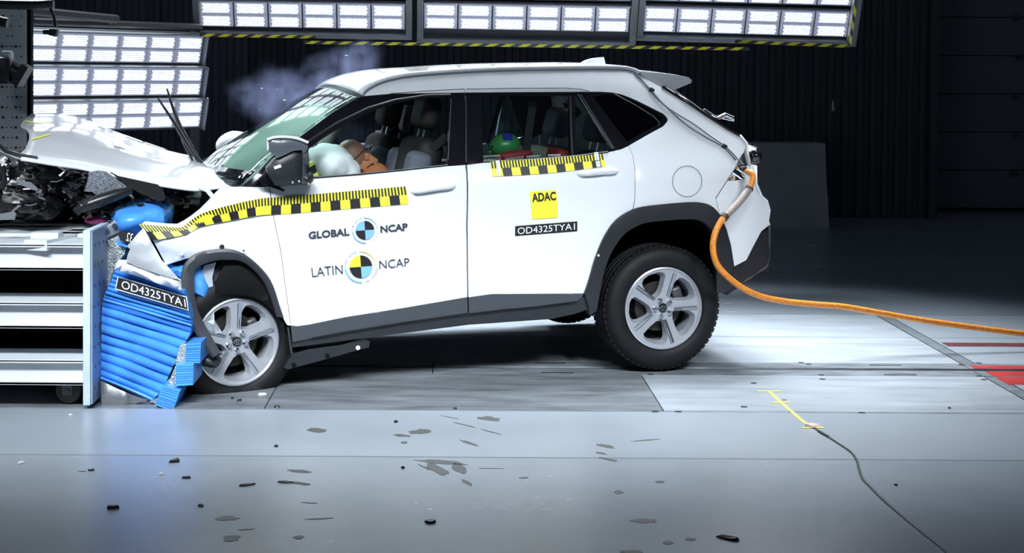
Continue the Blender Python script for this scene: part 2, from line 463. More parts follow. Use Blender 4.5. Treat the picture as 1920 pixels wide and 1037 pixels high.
def light_panel(root, M, cols=6, rows=2, w=None):
    """panel whose local x runs along its width, z up, face towards -y; origin at its centre"""
    global MODM
    P = bpy.data.objects.new('light_panel', None); link(P, root); P.matrix_parent_inverse = Matrix(); P.matrix_local = M
    wd, ht = cols * PW, rows * PH
    b = MB(); b.box((0, .06, 0), (wd + .03, .08, ht + .03)); b.obj('housing', HOUS, P, 0)
    b = MB()
    b.box((-wd / 2 - .014, .0, 0), (.01, .07, ht + .03)); b.box((wd / 2 + .014, .0, 0), (.01, .07, ht + .03))
    b.box((0, .0, ht / 2 + .012), (wd + .04, .07, .006)); b.obj('rim', EDGE, P, 0)
    for r_ in range(rows):
        for c_ in range(cols):
            if MODM is None:
                o = module_mesh().obj('led_module', TRAY, P, 0, mats=[TRAY, LED]); MODM = o.data
            else:
                o = bpy.data.objects.new('led_module', MODM); link(o, P)
            o.location = ((c_ - (cols - 1) / 2) * PW, 0, (r_ - (rows - 1) / 2) * PH)
    return P
def hazard(name, label, pa, pb, th=.05, dep=.06, group=None, loose=True):
    """bar with slanted yellow stripes between two points"""
    pa, pb = Vector(pa), Vector(pb); d = pb - pa; L = d.length
    xa = d.normalized(); ya = Vector((0, 1, 0)); ya = (ya - xa * ya.dot(xa)).normalized(); za = xa.cross(ya)
    rot = Matrix((xa, ya, za)).transposed().to_4x4(); rot.translation = pa
    o = thing(name, label, 'hazard bar', M=rot, group=group)
    b = MB(); b.box((L / 2, 0, 0), (L, dep, th)); b.obj('bar', HOUS, o, 0)
    b = MB(); x = .01; s = .062
    while x + s + .045 < L:
        b.add([(x, -dep / 2 - .002, -th / 2), (x + s, -dep / 2 - .002, -th / 2), (x + s + .045, -dep / 2 - .002, th / 2), (x + .045, -dep / 2 - .002, th / 2)], [(0, 1, 2, 3)]); x += .117
    b.obj('yellow_stripes', mat('hazard_yellow', (.62, .58, .03), .5), o, 0)
    return o
# three racks hung over the far side of the lane
YL = 11.5; TILT = R(24)
def rack(label, pxl, pxr, pyb, slope, frame_px, yaw=0):
    pc = on_y((pxl + pxr) / 2, pyb, YL)
    M0 = Matrix.Translation(pc) @ Matrix.Rotation(R(yaw), 4, 'Z') @ Matrix.Rotation(math.atan(slope), 4, 'Y')
    o = thing('light_rack', label, 'light rack', M=M0, group='light racks hung above the lane')
    T = Matrix.Rotation(TILT, 4, 'X')
    for k in range(6):
        light_panel(o, T @ Matrix.Translation((0, 0, PH + .005 + k * .245)))
    wl = on_y(frame_px[0], pyb, YL).x - pc.x; wr = on_y(frame_px[1], pyb, YL).x - pc.x
    bot = on_y(960, frame_px[2], YL).z - on_y(960, pyb, YL).z
    for xx in (wl, wr):
        b = MB(); b.box((0, 0, 0), (.045, .05, 1.3)); q = b.obj('frame_post', FRM, o, 0); q.matrix_local = T @ Matrix.Translation((xx, -.02, .65 + bot))
    b = MB(); b.box(((wl + wr) / 2, 0, 0), (wr - wl + .045, .05, .035)); q = b.obj('frame_rail', FRM, o, 0); q.matrix_local = T @ Matrix.Translation((0, -.02, bot))
    b = MB(); b.box(((wl + wr) / 2, 0, 0), (wr - wl, .015, abs(bot) + .02)); q = b.obj('back_plate', HOUS, o, 0); q.matrix_local = T @ Matrix.Translation((0, .05, bot / 2))
    return o
rack('first light rack from the left of three hanging overhead', 378, 757, 54, .011, (371, 767, 64), 0)
rack('middle light rack of the three hanging overhead, above the windshield and roof', 795, 1178, 58.5, .012, (788, 1186, 78))
rack('light rack hanging furthest to the right, edged with striped tape', 1206, 1585, 66, .021, (1199, 1598, 74), 0)
hazard('hazard_bar', 'short striped hazard bar under the first hanging light rack', on_y(376, 66, YL - .16), on_y(592, 69.5, YL - .16), .022)
hazard('hazard_bar', 'long striped hazard bar under the middle hanging light rack', on_y(570, 79.5, YL - .18), on_y(1404, 92, YL - .18), .022)
hazard('hazard_bar', 'striped hazard bar under the furthest right hanging light rack', on_y(1378, 78, YL - .12), on_y(1592, 87, YL - .12), .022)
hazard('hazard_bar', 'upright striped hazard bar on the right end of the hanging light racks', on_y(1591, 84, YL - .2), on_y(1606, -20, YL - .45), .022)
# tall rack at the left, turned towards the crash
ALF = R(50); Z0 = 10.35
cx, sx_ = math.cos(ALF), math.sin(ALF)
p0 = on_y(79, 100, Z0)                                   # first column's centre
M0 = Matrix.Translation((p0.x, p0.y, 0)) @ Matrix.Rotation(ALF, 4, 'Z')
LR = thing('light_rack', 'tall standing light rack behind the hood with three stacked bright panels', 'light rack', M=M0, group='standing light rack')
for k, (py0, py1) in enumerate(((66.5, 121.6), (126.6, 180.6), (187, 239.5))):
    yr = Z0 + sx_ * 5.45 * PW
    zc = (on_y(368, py0, yr).z + on_y(368, py1, yr).z) / 2
    light_panel(LR, Matrix.Translation((2.5 * PW - PW, 0, zc)) @ Matrix.Rotation(R(12), 4, 'X'), cols=8)
for xx in (-1.3 * PW, 5.7 * PW):
    b = MB(); b.box((xx, .14, .98), (.05, .05, 1.96)); b.obj('frame_post', HOUS, LR, 0)
b = MB(); b.box((2.2 * PW, .14, 1.93), (7 * PW, .05, .04)); b.box((2.2 * PW, .14, .75), (7 * PW, .05, .04)); b.obj('frame_rail', HOUS, LR, 0)
for xx in (-1.3 * PW, 5.7 * PW):
    b = MB(); b.box((xx, .14, .02), (.06, .7, .04)); b.obj('foot', HOUS, LR, 0)
# dark gantry bars over the left rack
HOUS = mat('gantry_black', (.012, .013, .015), .5)
G = thing('gantry_beam', 'dark gantry beams running above the left standing light rack', 'beam', on_y(120, 30, 9.9))
b = MB(); b.tube([rel(50, 20, 9.9, G), rel(219, 36, 10.6, G)], .03, 6); b.obj('upper_beam', HOUS, G)
b = MB(); b.tube([rel(50, 40, 10.0, G), rel(376, 51, 11.4, G)], .025, 6); b.obj('lower_beam', HOUS, G)
b = MB(); b.tube([rel(60, 22, 9.95, G), rel(60, 42, 10.05, G)], .02, 6); b.tube([rel(206, 36, 10.55, G), rel(206, 46, 10.65, G)], .02, 6); b.obj('strut', HOUS, G)
b = MB(); b.tube([rel(57, 14, 9.95, G), rel(-160, 4, 9.95, G)], .06, 6); b.tube([rel(-150, 8, 9.95, G), rel(-150, 680, 9.95, G)], .05, 6); b.obj('support', HOUS, G)
# pull cord under the right rack
pc_ = thing('pull_cord', 'thin dark pull cord hanging under the right light rack', 'cord', on_y(1564, 150, 11.4))
b = MB(); b.tube(catmull([rel(1569, 84, 11.4, pc_), rel(1566, 110, 11.4, pc_), rel(1564, 150, 11.4, pc_), rel(1562, 188, 11.4, pc_)], 4), .005, 6); b.obj('cord', DARK, pc_)
b = MB(); b.tube([rel(1562, 188, 11.4, pc_), rel(1562, 197, 11.4, pc_), rel(1563, 208, 11.4, pc_)], [.006, .012, .014], 8); b.obj('toggle', STEEL, pc_)

# ---------------------------------------------------------------- deformable barrier on its trolley
YN = 7.67
PXF = (155 - VPX) * YN / FPX
BA = thing('impact_barrier', 'white steel barrier trolley with crushed blue honeycomb face hit by the car', 'crash barrier', (PXF, YN, 0))
def bl(px, py, y): return on_y(px, py, y) - BA.location
beams = [(457, 507), (566, 616), (674, 722)]
zs = [(on_y(100, a, YN).z, on_y(100, c, YN).z) for a, c in beams]
for (z1, z0) in zs:
    b = MB(); L = 3.4
    b.box((-L / 2, .15, z1 - .006), (L, .30, .012)); b.box((-L / 2, .15, z0 + .006), (L, .30, .012)); b.box((-L / 2, .055, (z0 + z1) / 2), (L, .012, z1 - z0 - .024))
    b.box((-L / 2, .006, z1 - .012), (L, .012, .012)); b.box((-L / 2, .006, z0 + .01), (L, .012, .016))
    b.obj('beam', FRAME_W, BA, 0)
    b = MB(); b.box((-L / 2, 1.0, (z0 + z1) / 2), (L, .25, z1 - z0)); b.obj('rear_beam', DARK, BA, 0)  # near-black colour stands in for shade behind the front beams
for yy, hh in ((.38, .05), (.52, .05), (.70, .06), (.93, .06)):
    b = MB(); b.rbox((-1.7, yy, zs[0][0] - .005 - hh / 2 + .02), (3.4, .10, hh), .01, 2); b.obj('top_rail', FRAME_W, BA)
b = MB(); b.box((-.14, .45, zs[0][0] - .01), (.12, .9, .05), (0, 0, R(-12))); b.obj('cross_member', FRAME_W, BA, 0)
b = MB(); b.rbox((-.22, .17, zs[0][0] + .015), (.14, .1, .05), .006, 2); b.obj('bracket', FRAME_W, BA)
zt = on_y(155, 432, YN).z
b = MB(); b.rbox((.018, .62, zt / 2 + .01), (.036, 1.24, zt - .02), .004, 2); b.obj('backing_plate', PLATE_W, BA)
b = MB(); b.box((.041, .62, zt / 2 + .01), (.008, 1.22, zt - .03)); b.obj('plate_face', PLATE_B, BA, 0)
b = MB()
for r_ in range(8):
    for c_ in range(3):
        b.lathe([(0, .003), (.007, .003), (.009, 0)], 8, 'x', (.045, .05 + c_ * .09 + .02 * (r_ % 2), .1 + r_ * .1))
b.obj('bolt', STEEL, BA)
b = MB(); b.box((-1.7, .86, .44), (3.38, .02, .66)); b.obj('gap_shade_panel', DARK, BA, 0)  # dark panel added so the gaps between beams read as deep shade
# dark underframe and castors
b = MB(); b.box((-1.7, .9, .10), (3.3, .06, .1)); b.box((-1.7, .55, .115), (3.3, .2, .03)); b.obj('underframe', DARK, BA, 0)
for xx in (-.10, -.9, -2.4):
    c = MB(); c.lathe([(.012, -.03), (.03, -.03), (.062, -.022), (.066, 0), (.062, .022), (.03, .03), (.012, .03)], 24, 'y', (xx, .14, .068), closed=True)
    cw = c.obj('castor_wheel', mat('castor_yellow', (.016, .014, .006), .5), BA)
    c = MB(); c.box((xx, .10, .10), (.05, .01, .1)); c.box((xx, .18, .10), (.05, .01, .1)); c.box((xx, .14, .15), (.09, .12, .012)); c.lathe([(0, -.055), (.014, -.055), (.014, .055), (0, .055)], 10, 'y', (xx, .14, .068)); c.obj('castor_fork', STEEL, cw)

YF = 7.86                                     # near face of the crushed block
HB = bpy.data.objects.new('honeycomb_block', None); link(HB, BA); HB['label'] = 'blue pleated sheet-covered honeycomb block'
left = resample([Vector((*p, 0)) for p in [(216, 505), (207, 528), (197, 550), (192, 566), (190, 600), (190, 660), (189, 714)]], 19)
right = resample([Vector((*p, 0)) for p in [(345, 546), (352, 575), (361, 616), (354, 632), (347, 643), (330, 676), (312, 714), (303, 734), (282, 753)]], 19)
TT = [0, .04, .08, .12, .16, .20, .235, .27, .30, .345, .42, .50, .58, .66, .74, .82, .90, .96, 1]
def at_t(L, t):
    f = t * (len(L) - 1); k = min(int(f), len(L) - 2); return L[k].lerp(L[k + 1], f - k)
left = [at_t(left, t) for t in TT]; right = [at_t(right, t) for t in TT]
for i in range(18):
    a0, a1, c0, c1 = left[i], left[i + 1], right[i], right[i + 1]
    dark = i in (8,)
    bump_ = .010 if i > 8 else (.001 if i == 8 else .007)
    y0 = YF + random.uniform(-.01, .01)
    vs = []; N = 7
    for s in range(N):
        t = s / (N - 1)
        A, C = a0.lerp(c0, t), a1.lerp(c1, t); Mi = A.lerp(C, .5)
        yo = y0 + .010 * math.sin(t * 7 + i)
        sag = (1.2 * math.sin(t * math.pi)) if i > 7 else 0
        vs += [bl(A.x, A.y - sag, yo + .012), bl(A.lerp(C, .22).x, A.lerp(C, .22).y - sag, yo - bump_ * .8), bl(Mi.x, Mi.y - sag, yo - bump_), bl(A.lerp(C, .85).x, A.lerp(C, .85).y - sag, yo - bump_ * .3), bl(C.x, C.y - sag, yo + .012),
               bl(C.x, C.y - sag, yo + .012) + Vector((0, .55, 0)), bl(A.x, A.y - sag, yo + .012) + Vector((0, .55, 0))]
    fs = []
    for s in range(N - 1):
        for k in range(7):
            a = s * 7 + k; c = s * 7 + (k + 1) % 7
            fs.append((a, c, c + 7, a + 7))
    fs += [tuple(range(7))[::-1], tuple(range((N - 1) * 7, N * 7))]
    mesh_obj('pleat', vs, fs, BLUE_D if dark else BLUE, HB, 50)
def prism_px(name, pts, y, dep, m, parent, org, ytop=None, smooth=0, puff=0, label=None):
    """flat-outlined solid whose outline is measured at depth y"""
    P2 = [(p[0], -p[1]) for p in pts]
    ov, tri, lo = fill(P2, (), 12)
    vs = [on_y(q[0], -q[1], y) - org for q in ov]
    if puff:
        bset = set(lo[0])
        for i, v in enumerate(vs):
            if i not in bset: v.y -= puff * (1 + .5 * noise.noise(Vector((v.x * 9, v.z * 9, 0))))
    n = len(vs); fs = []
    area_ = sum(P2[i - 1][0] * P2[i][1] - P2[i][0] * P2[i - 1][1] for i in range(len(P2)))
    for t in tri:
        a = (ov[t[1]] - ov[t[0]]).cross(ov[t[2]] - ov[t[0]])
        fs.append(t if a > 0 else t[::-1])
    bk = [v + Vector((0, dep, 0)) for v in vs]
    fs2 = [tuple(i + n for i in f[::-1]) for f in fs]
    L = lo[0] if area_ > 0 else lo[0][::-1]
    sd = [(a, a + n, c + n, c) for a, c in zip(L, L[1:] + L[:1])]
    return mesh_obj(name, vs + bk, fs + fs2 + sd, m, parent, smooth, label)
ORG = BA.location
# bumper element cubes torn loose from the block
for pts, y in (([(349, 645), (377, 642.5), (375, 681), (347.5, 680)], 7.78), ([(330, 683), (363, 682), (362, 722), (329.5, 724)], 7.74), ([(305, 723), (338, 732), (324, 772), (290, 759)], 7.72)):
    q = prism_px('bumper_element', pts, y, .28, BLUE, BA, ORG)
    b = MB(); (ax, ay), (bx_, by_), (cx_, cy_), (dx, dy) = pts
    for k in range(1, 9):
        t = k / 9 + random.uniform(-.02, .02)
        p, r_ = (ax + (dx - ax) * t, ay + (dy - ay) * t), (bx_ + (cx_ - bx_) * t, by_ + (cy_ - by_) * t)
        b.tube([on_y(p[0], p[1], y - .001) - ORG, on_y((p[0] + r_[0]) / 2, (p[1] + r_[1]) / 2 + random.uniform(-.6, .6), y - .001) - ORG, on_y(r_[0], r_[1], y - .001) - ORG], .0016, 5)
    b.obj('crease', BLUE_D, q, 0)
for pts, y in (([(337, 650), (344, 644), (349, 645), (347.5, 680), (328, 684)], 7.82), ([(318, 712), (328, 688), (331, 684), (330, 724), (313, 716)], 7.80), ([(296, 748), (308, 735), (305, 724), (292, 757), (280, 754)], 7.8)):
    prism_px('honeycomb_core', pts, y, .2, COMB, BA, ORG)
prism_px('honeycomb_core', [(189, 432), (214, 413), (232, 402), (238, 450), (234, 475), (216, 500), (200, 545), (192, 562), (190, 520)], 8.02, .5, COMB, BA, ORG)
prism_px('mounting_flange', [(187, 436), (225, 411), (229, 432), (190, 452)], 8.0, .012, ALU, BA, ORG)
for (px, py) in ((200, 431), (216, 423), (199, 452)):
    b = MB(); b.lathe([(0, -.03), (.006, -.03), (.006, -.012), (.014, -.012), (.014, 0), (0, 0)], 8, 'y', on_y(px, py, 7.99) - ORG); b.obj('bolt', CHROME, BA)
# torn aluminium sheets and foil
prism_px('torn_sheet', [(269, 427), (285, 456), (303, 488), (322, 508), (338, 525), (300, 515), (258, 500), (236, 491), (240, 476), (244, 467), (238, 462), (254, 443)], 7.74, .003, ALU_SH, BA, ORG, smooth=40, puff=.012)
prism_px('crumpled_foil', [(214, 506), (216, 496), (222, 488), (236, 488), (258, 498), (300, 513), (338, 524), (340, 544), (300, 533), (258, 518)], 7.76, .02, FOIL, BA, ORG, smooth=60, puff=.02)
prism_px('bent_floor_sheet', [(189, 714), (214, 726), (246, 740), (278, 751), (240, 760), (198, 769), (190, 769.5), (186, 766), (188, 745)], 7.80, .004, ALU_DULL, BA, ORG, smooth=40, puff=.02)
# blue sheet bulging above the plate, with its half-hidden label
b = MB()
c = on_y(272, 408, 8.25) - ORG
b.ell(c, (.16, .3, .10), (0, R(-6), 0), 28, 16, fn=lambda p: p * (1 + .22 * noise.noise(p * 9)))
b.obj('bulging_sheet', BLUE, BA, 60)
prism_px('bulging_sheet', [(229, 418), (234, 400), (244, 384), (252, 388), (268, 400), (268, 424), (256, 440), (240, 432)], 8.12, .2, BLUE, BA, ORG, smooth=50, puff=.03)
prism_px('blue_flap', [(219, 447), (224, 452), (243, 462), (236, 464), (220, 458)], 7.98, .1, BLUE, BA, ORG, smooth=50)
prism_px('label_flap', [(220, 438), (231, 433), (256, 438), (252, 447), (243, 458), (226, 451)], 7.96, .004, BLACKP, BA, ORG)
prism_px('blue_side_sheet', [(303, 489), (316, 505), (340, 522), (341, 545), (385, 560), (391, 540), (384, 525), (375, 500), (350, 497), (330, 500)], 8.05, .3, BLUE, BA, ORG, smooth=50, puff=.02)
# ---------------------------------------------------------------- the car: pose and measured surfaces
YAW = R(15.5)
_pw = on_y(1242, 577, 8.70)
def rotz(a): return Matrix.Rotation(a, 4, 'Z')
_org = _pw - rotz(YAW) @ Vector((0, -.87, 0)); _org.z = 0
CM_ = Matrix.Translation(_org) @ rotz(YAW)
CI = CM_.inverted()
CAR = thing('car', 'white crashed compact SUV with raised crumpled hood run into the blue barrier', 'car', M=CM_)
def interp(tab, x):
    if x <= tab[0][0]: return tab[0][1]
    for i in range(len(tab) - 1):
        if x <= tab[i + 1][0]:
            a, b_ = tab[i], tab[i + 1]; h = b_[0] - a[0]; t = (x - a[0]) / h
            ml = (b_[1] - tab[i - 1][1]) / (b_[0] - tab[i - 1][0]) if i else (b_[1] - a[1]) / h
            mr = (tab[i + 2][1] - a[1]) / (tab[i + 2][0] - a[0]) if i + 2 < len(tab) else (b_[1] - a[1]) / h
            return a[1] * (2 * t ** 3 - 3 * t * t + 1) + h * ml * (t ** 3 - 2 * t * t + t) + b_[1] * (-2 * t ** 3 + 3 * t * t) + h * mr * (t ** 3 - t * t)
    return tab[-1][1]
PROF = [(0, -.80), (.28, -.842), (.5, -.868), (.74, -.884), (.95, -.884), (1.06, -.872), (1.14, -.848), (1.3, -.775), (1.5, -.685), (1.6, -.63), (1.75, -.53)]
def side(u, w):
    v = interp(PROF, w)
    if u > .25: v += .42 * (u - .25) ** 2
    if u < -2.35: v += .30 * (u + 2.35) ** 2
    return v
def cl(px, py, S=side, off=0):
    """point of the car's near side seen at a pixel, in the car's own frame"""
    o = CI @ CAM; d = CI.to_3x3() @ ray(px, py)
    lo, hi = (-1.4 - o.y) / d.y, (0.3 - o.y) / d.y
    for _ in range(40):
        t = (lo + hi) / 2; p = o + d * t
        if p.y < S(p.x, p.z) + off: lo = t
        else: hi = t
    return o + d * lo
def cp(px, py, v):
    """pixel -> point on the car's own lengthwise plane y = v"""
    o = CI @ CAM; d = CI.to_3x3() @ ray(px, py); return o + d * ((v - o.y) / d.y)
def uw(pts, off=0): return [Vector((q.x, q.z)) for q in (cl(*p, off=off) for p in pts)]
def panel(name, pts, m, off=0, thick=.02, holes=(), grid=.055, parent=None, S=side, warp=None, far=True, smooth=30, label=None, round_=.004):
    P = uw(pts, off); HS = [uw(h, off) for h in holes]
    ov, tri, lo = fill(P, HS, grid)
    vs = []; bnd = set(i for l in lo for i in l)
    for i, q in enumerate(ov):
        v = S(q.x, q.y) + off + (round_ if i in bnd else 0)
        p = Vector((q.x, v, q.y)); vs.append(warp(p) if warp else p)
    n = len(vs); fs = []
    for t in tri:
        a = (ov[t[1]] - ov[t[0]]).cross(ov[t[2]] - ov[t[0]]); fs.append(t if a > 0 else t[::-1])
    bk = [v + Vector((0, thick, 0)) for v in vs]
    ff = fs + [tuple(i + n for i in f[::-1]) for f in fs]
    for k, l in enumerate(lo):
        ar = sum(ov[l[i - 1]].cross(ov[l[i]]) for i in range(len(l)))
        L = l if (ar > 0) == (k == 0) else l[::-1]
        ff += [(a, a + n, c + n, c) for a, c in zip(L, L[1:] + L[:1])]
    o = mesh_obj(name, vs + bk, ff, m, parent or CAR, smooth, label)
    if far:
        fv = [Vector((v.x, -v.y, v.z)) for v in vs + bk]
        mesh_obj(name, fv, [f[::-1] for f in ff], m, parent if parent and parent is not CAR and False else CAR, smooth)
    return o
def cross_loft(name, rows, m, bulge=.05, crown=.0, n=13, thick=.015, smooth=50, flip=False, fwd=1, label=None):
    """skin between a near-side line and its mirror image; bulge pushes the middle back (+u), crown lifts it"""
    vs = []; L = len(rows)
    for i, p in enumerate(rows):
        bu = bulge[i] if isinstance(bulge, (list, tuple)) else bulge
        cr = crown[i] if isinstance(crown, (list, tuple)) else crown
        for j in range(n):
            t = -1 + 2 * j / (n - 1)
            vs.append(Vector((p.x + bu * (1 - t * t), abs(p.y) * t, p.z + cr * (1 - t * t))))
    fs = []
    for i in range(L - 1):
        for j in range(n - 1):
            a = i * n + j; f = (a, a + 1, a + n + 1, a + n); fs.append(f[::-1] if flip else f)
    nv = len(vs)
    me = mesh_obj(name, vs, fs, m, CAR, smooth, label)
    s = me.modifiers.new('thickness', 'SOLIDIFY'); s.thickness = thick; s.offset = -1
    return me

# ---- outlines read off the photograph
RAIL_TOP = catmull([(679.7, 180), (690.5, 168), (717.5, 154.8), (758, 145.3), (812, 140), (879.5, 135.4), (960, 132), (1040, 130.5), (1120, 129.5), (1178, 131), (1202, 140.8)], 3)
FRAME_TOP = [(682, 180), (731, 176), (800, 174.5), (871, 173.5), (980, 172.5), (1104, 172)]
RAIL_TOP = [tuple(p) for p in catmull([Vector((*p, 0)) for p in [(679.7, 180), (690.5, 168), (717.5, 154.8), (758, 145.3), (812, 140), (879.5, 135.4), (960, 132), (1040, 130.5), (1120, 129.5), (1178, 131), (1202, 140.8)]], 3)]
def sm(pts, k=4): return [(p.x, p.y) for p in catmull([Vector((*q, 0)) for q in pts], k)]
RAIL_TOP = sm([(679.7, 180), (690.5, 168), (717.5, 154.8), (758, 145.3), (812, 140), (879.5, 135.4), (960, 132), (1040, 130.5), (1120, 129.5), (1178, 131), (1202, 140.8)], 3)
D_EDGE = sm([(1202, 140.8), (1228, 157), (1256.7, 173), (1289.5, 195), (1325.6, 219.6), (1361.6, 242.5), (1386, 256), (1397.7, 268.7), (1396, 283.5), (1390, 292)], 3)
LAMP_EDGE = [(1390, 292), (1379.7, 313), (1363, 339), (1352, 356), (1342, 372)]
ARCH_R_OUT = sm([(1096.4, 551), (1105, 526.6), (1117, 485), (1134.6, 443.3), (1157, 412), (1188.4, 393), (1219.7, 386), (1282, 380), (1313.4, 379.8), (1334, 386), (1349.8, 401.7), (1362, 429.4), (1370.7, 460.7), (1376.6, 498.8)], 3)
ARCH_R_IN = sm([(1131, 519.7), (1134.6, 505.8), (1146.8, 474.5), (1167.6, 443.3), (1188.4, 427.7), (1216, 417.3), (1282, 411.4), (1310, 412.8), (1327, 422.5), (1337.7, 439.8), (1342, 470), (1344, 500), (1344, 549)], 3)
QG = sm([(1104, 172), (1135, 172.5), (1161.6, 176), (1194, 188.4), (1243.6, 213)], 3) + sm([(1243.6, 213), (1251.5, 221), (1252, 228), (1243.6, 237.6)], 3) + sm([(1243.6, 237.6), (1210.8, 255.6), (1179.6, 273.7)], 3)
i0 = next(i for i, p in enumerate(ARCH_R_OUT) if p[0] >= 1188)
i1 = next(i for i, p in enumerate(ARCH_R_OUT) if p[0] >= 1349)
quarter = RAIL_TOP + D_EDGE[1:] + LAMP_EDGE[1:] + [(1346, 388)] + ARCH_R_OUT[i0:i1 + 1][::-1] + [(1191.8, 368.8), (1191.8, 345), (1191.8, 319.6), (1187.8, 293)] + [(1179.6, 273.7)] + QG[::-1][1:] + FRAME_TOP[::-1][1:]
panel('body_side', quarter, PAINT, grid=.05)
belt_f = [(506, 351.5), (545, 344), (579, 336.5), (677, 328.5), (758, 320.5), (839, 312), (873.3, 309.5)]
front_door = belt_f + [(874.3, 420), (875.6, 500), (876.4, 557)] + [(756, 578.4), (648, 595.4), (580, 609.3), (558.5, 612.4), (546, 611), (537, 545), (527, 470), (512, 400)]
FD = panel('front_door', front_door, PAINT, grid=.05)
belt_r = [(876.2, 309.6), (919, 304), (1000, 299.5), (1080, 293), (1135.3, 287), (1165, 280.5), (1179, 274.2)]
rear_door = belt_r + [(1187, 293), (1190.6, 319.6), (1190.6, 345), (1190.6, 368.8), (1187, 391.5)] + [(1157, 411), (1134, 442.5), (1116.5, 484.5), (1104.5, 526), (1095.8, 550.4), (1010, 551), (922.7, 551.5), (879, 557.3), (878, 500), (877.2, 420)]
RD = panel('rear_door', rear_door, PAINT, grid=.05)
# front fender with its rolled-up, crumpled nose
def crumple(p):
    k = max(0, -2.25 - p.x)
    return Vector((p.x, p.y + .05 * k * math.sin(p.z * 26 + p.x * 6) - .06 * k * k, p.z))
arch_f = sm([(363, 481), (376, 474), (406, 469), (432.5, 469), (459, 479), (485, 500), (502, 522), (514, 546), (523, 573), (533, 600), (539, 610)], 3)
fender = [(505, 352), (453, 351), (416, 351), (401, 365), (374, 393), (358.6, 405.6), (346, 414), (333.5, 420.2), (315, 419.5), (296, 417.5), (258, 413), (259.6, 419.4), (272, 435), (286, 449.5), (297.6, 470.6), (305.4, 485), (313, 497)] + arch_f + [(545, 611), (536, 545), (526, 470), (511, 400)]
FE = panel('front_fender', fender, PAINT, grid=.045, warp=crumple)
# ---- black window surround with glass openings
fw = sm([(585, 331.6), (578.4, 326), (577, 296), (580, 278)], 2) + sm([(580, 278), (609.5, 257.4), (650, 233), (704, 206), (758, 191), (801, 184), (838, 180.5), (845, 183)], 3) + [(844, 200), (841, 260), (839, 308), (758, 317.5), (677, 325.5)]
frame_f = [(453, 350), (480, 328), (509.6, 296), (569, 253), (623, 212.5), (660, 190), (677, 181.5)] + FRAME_TOP[1:4] + [(872.6, 240), (873, 309)] + belt_f[::-1][1:-1] + [(506, 351)]
FF = panel('window_frame', frame_f, BLACK_GL, off=.006, holes=[fw], grid=.06, parent=CAR)
rw = [(904, 181), (985, 180), (1067, 180.5), (1068, 240), (1069, 294), (1000, 299), (906, 303), (905, 250)]
rq = [(1079, 181), (1083, 181), (1115, 229), (1146, 278.6), (1118, 289), (1080, 293), (1079, 240)]
frame_r = [(872.8, 173.5), (980, 172.5), (1104, 172)] + QG[1:] + belt_r[::-1][1:] + [(874.5, 240)]
QGI = sm([(1112, 181), (1150, 178.5), (1190, 191), (1238, 217), (1241, 225), (1232, 234), (1200, 252), (1176, 266)], 3)
FR = panel('window_frame', frame_r, BLACK_GL, off=.006, holes=[rw, rq, QGI], grid=.06)
panel('window_glass', rw, GLASS, off=.014, thick=.004, grid=.15, round_=0, label='rear door glass')
panel('window_glass', rq, GLASS, off=.014, thick=.004, grid=.15, round_=0, label='small fixed rear door glass')
panel('window_glass', QGI, TINT, off=.012, thick=.004, grid=.1, round_=0, label='dark tinted quarter glass')
# bright seal lines, dark joint lines
def seam(name, pts, m, r=.002, off=-.001, far=False, parent=None):
    P = [cl(*p, off=off) for p in pts]; b = MB(); b.tube(P, r, 6); o = b.obj(name, m, parent or CAR)
    if far:
        b = MB(); b.tube([Vector((p.x, -p.y, p.z)) for p in P], r, 6); b.obj(name, m, CAR)
    return o
GAP = mat('panel_gap', (.10, .12, .14), .6)
seam('roof_moulding', RAIL_TOP, mat('moulding_grey', (.18, .2, .23), .4), .006, 0, True)
seam('panel_gap', [(731, 175.5), (800, 170.5), (871, 166.8), (872, 173)], GAP, .0022)
seam('panel_gap', [(874.3, 167), (960, 165.5), (1060, 165), (1090, 167), (1104, 171)], GAP, .0022)
seam('panel_gap', [(873.5, 309.5), (875.5, 430), (877.5, 557)], GAP, .003)
seam('panel_gap', [(506, 352), (510, 385), (512, 400)], GAP, .0016)
seam('panel_gap', [(1390, 292), (1379.7, 313), (1363, 339), (1342, 372)], GAP, .0025)
ring = [(1288.5 + 27.5 * math.cos(a / 40 * math.tau), 340 + 29 * math.sin(a / 40 * math.tau)) for a in range(41)]
panel('fuel_flap', ring[:-1], PAINT, off=-.0015, thick=.004, far=False)
seam('panel_gap', ring, GAP, .0018)
seam('window_seal', [(845.8, 186), (843, 240), (840, 300)], EDGE, .0014, .003)
seam('window_seal', [(1083.5, 177), (1117, 229), (1149, 279)], EDGE, .0022, .001)
seam('window_seal', [(1088, 177), (1121, 229), (1152, 279)], GREY_PL, .004, .001)
seam('window_seal', [(1152.5, 176), (1190, 196), (1225, 218), (1236, 229), (1235, 235)], EDGE, .0016, .002)
seam('window_seal', [(873.2, 180), (873.8, 240), (874, 305)], GREY_PL, .003, .003)
seam('window_seal', [(582, 334), (677, 327), (758, 318.8), (839, 310)], BLACK_PL, .006, .004)
seam('window_seal', [(906, 303.5), (1000, 299.5), (1080, 293), (1140, 285)], BLACK_PL, .006, .003)
seam('door_pillar_trim', [(1069, 181), (1070.5, 240), (1073, 293)], BLACK_PL, .006, .006)
# A-pillar outer ridge
seam('pillar_ridge', [(475, 347), (520, 306), (575, 268), (630, 232), (690, 203), (740, 188), (800, 179), (845, 178)], BLACK_PL, .008, .006, True)
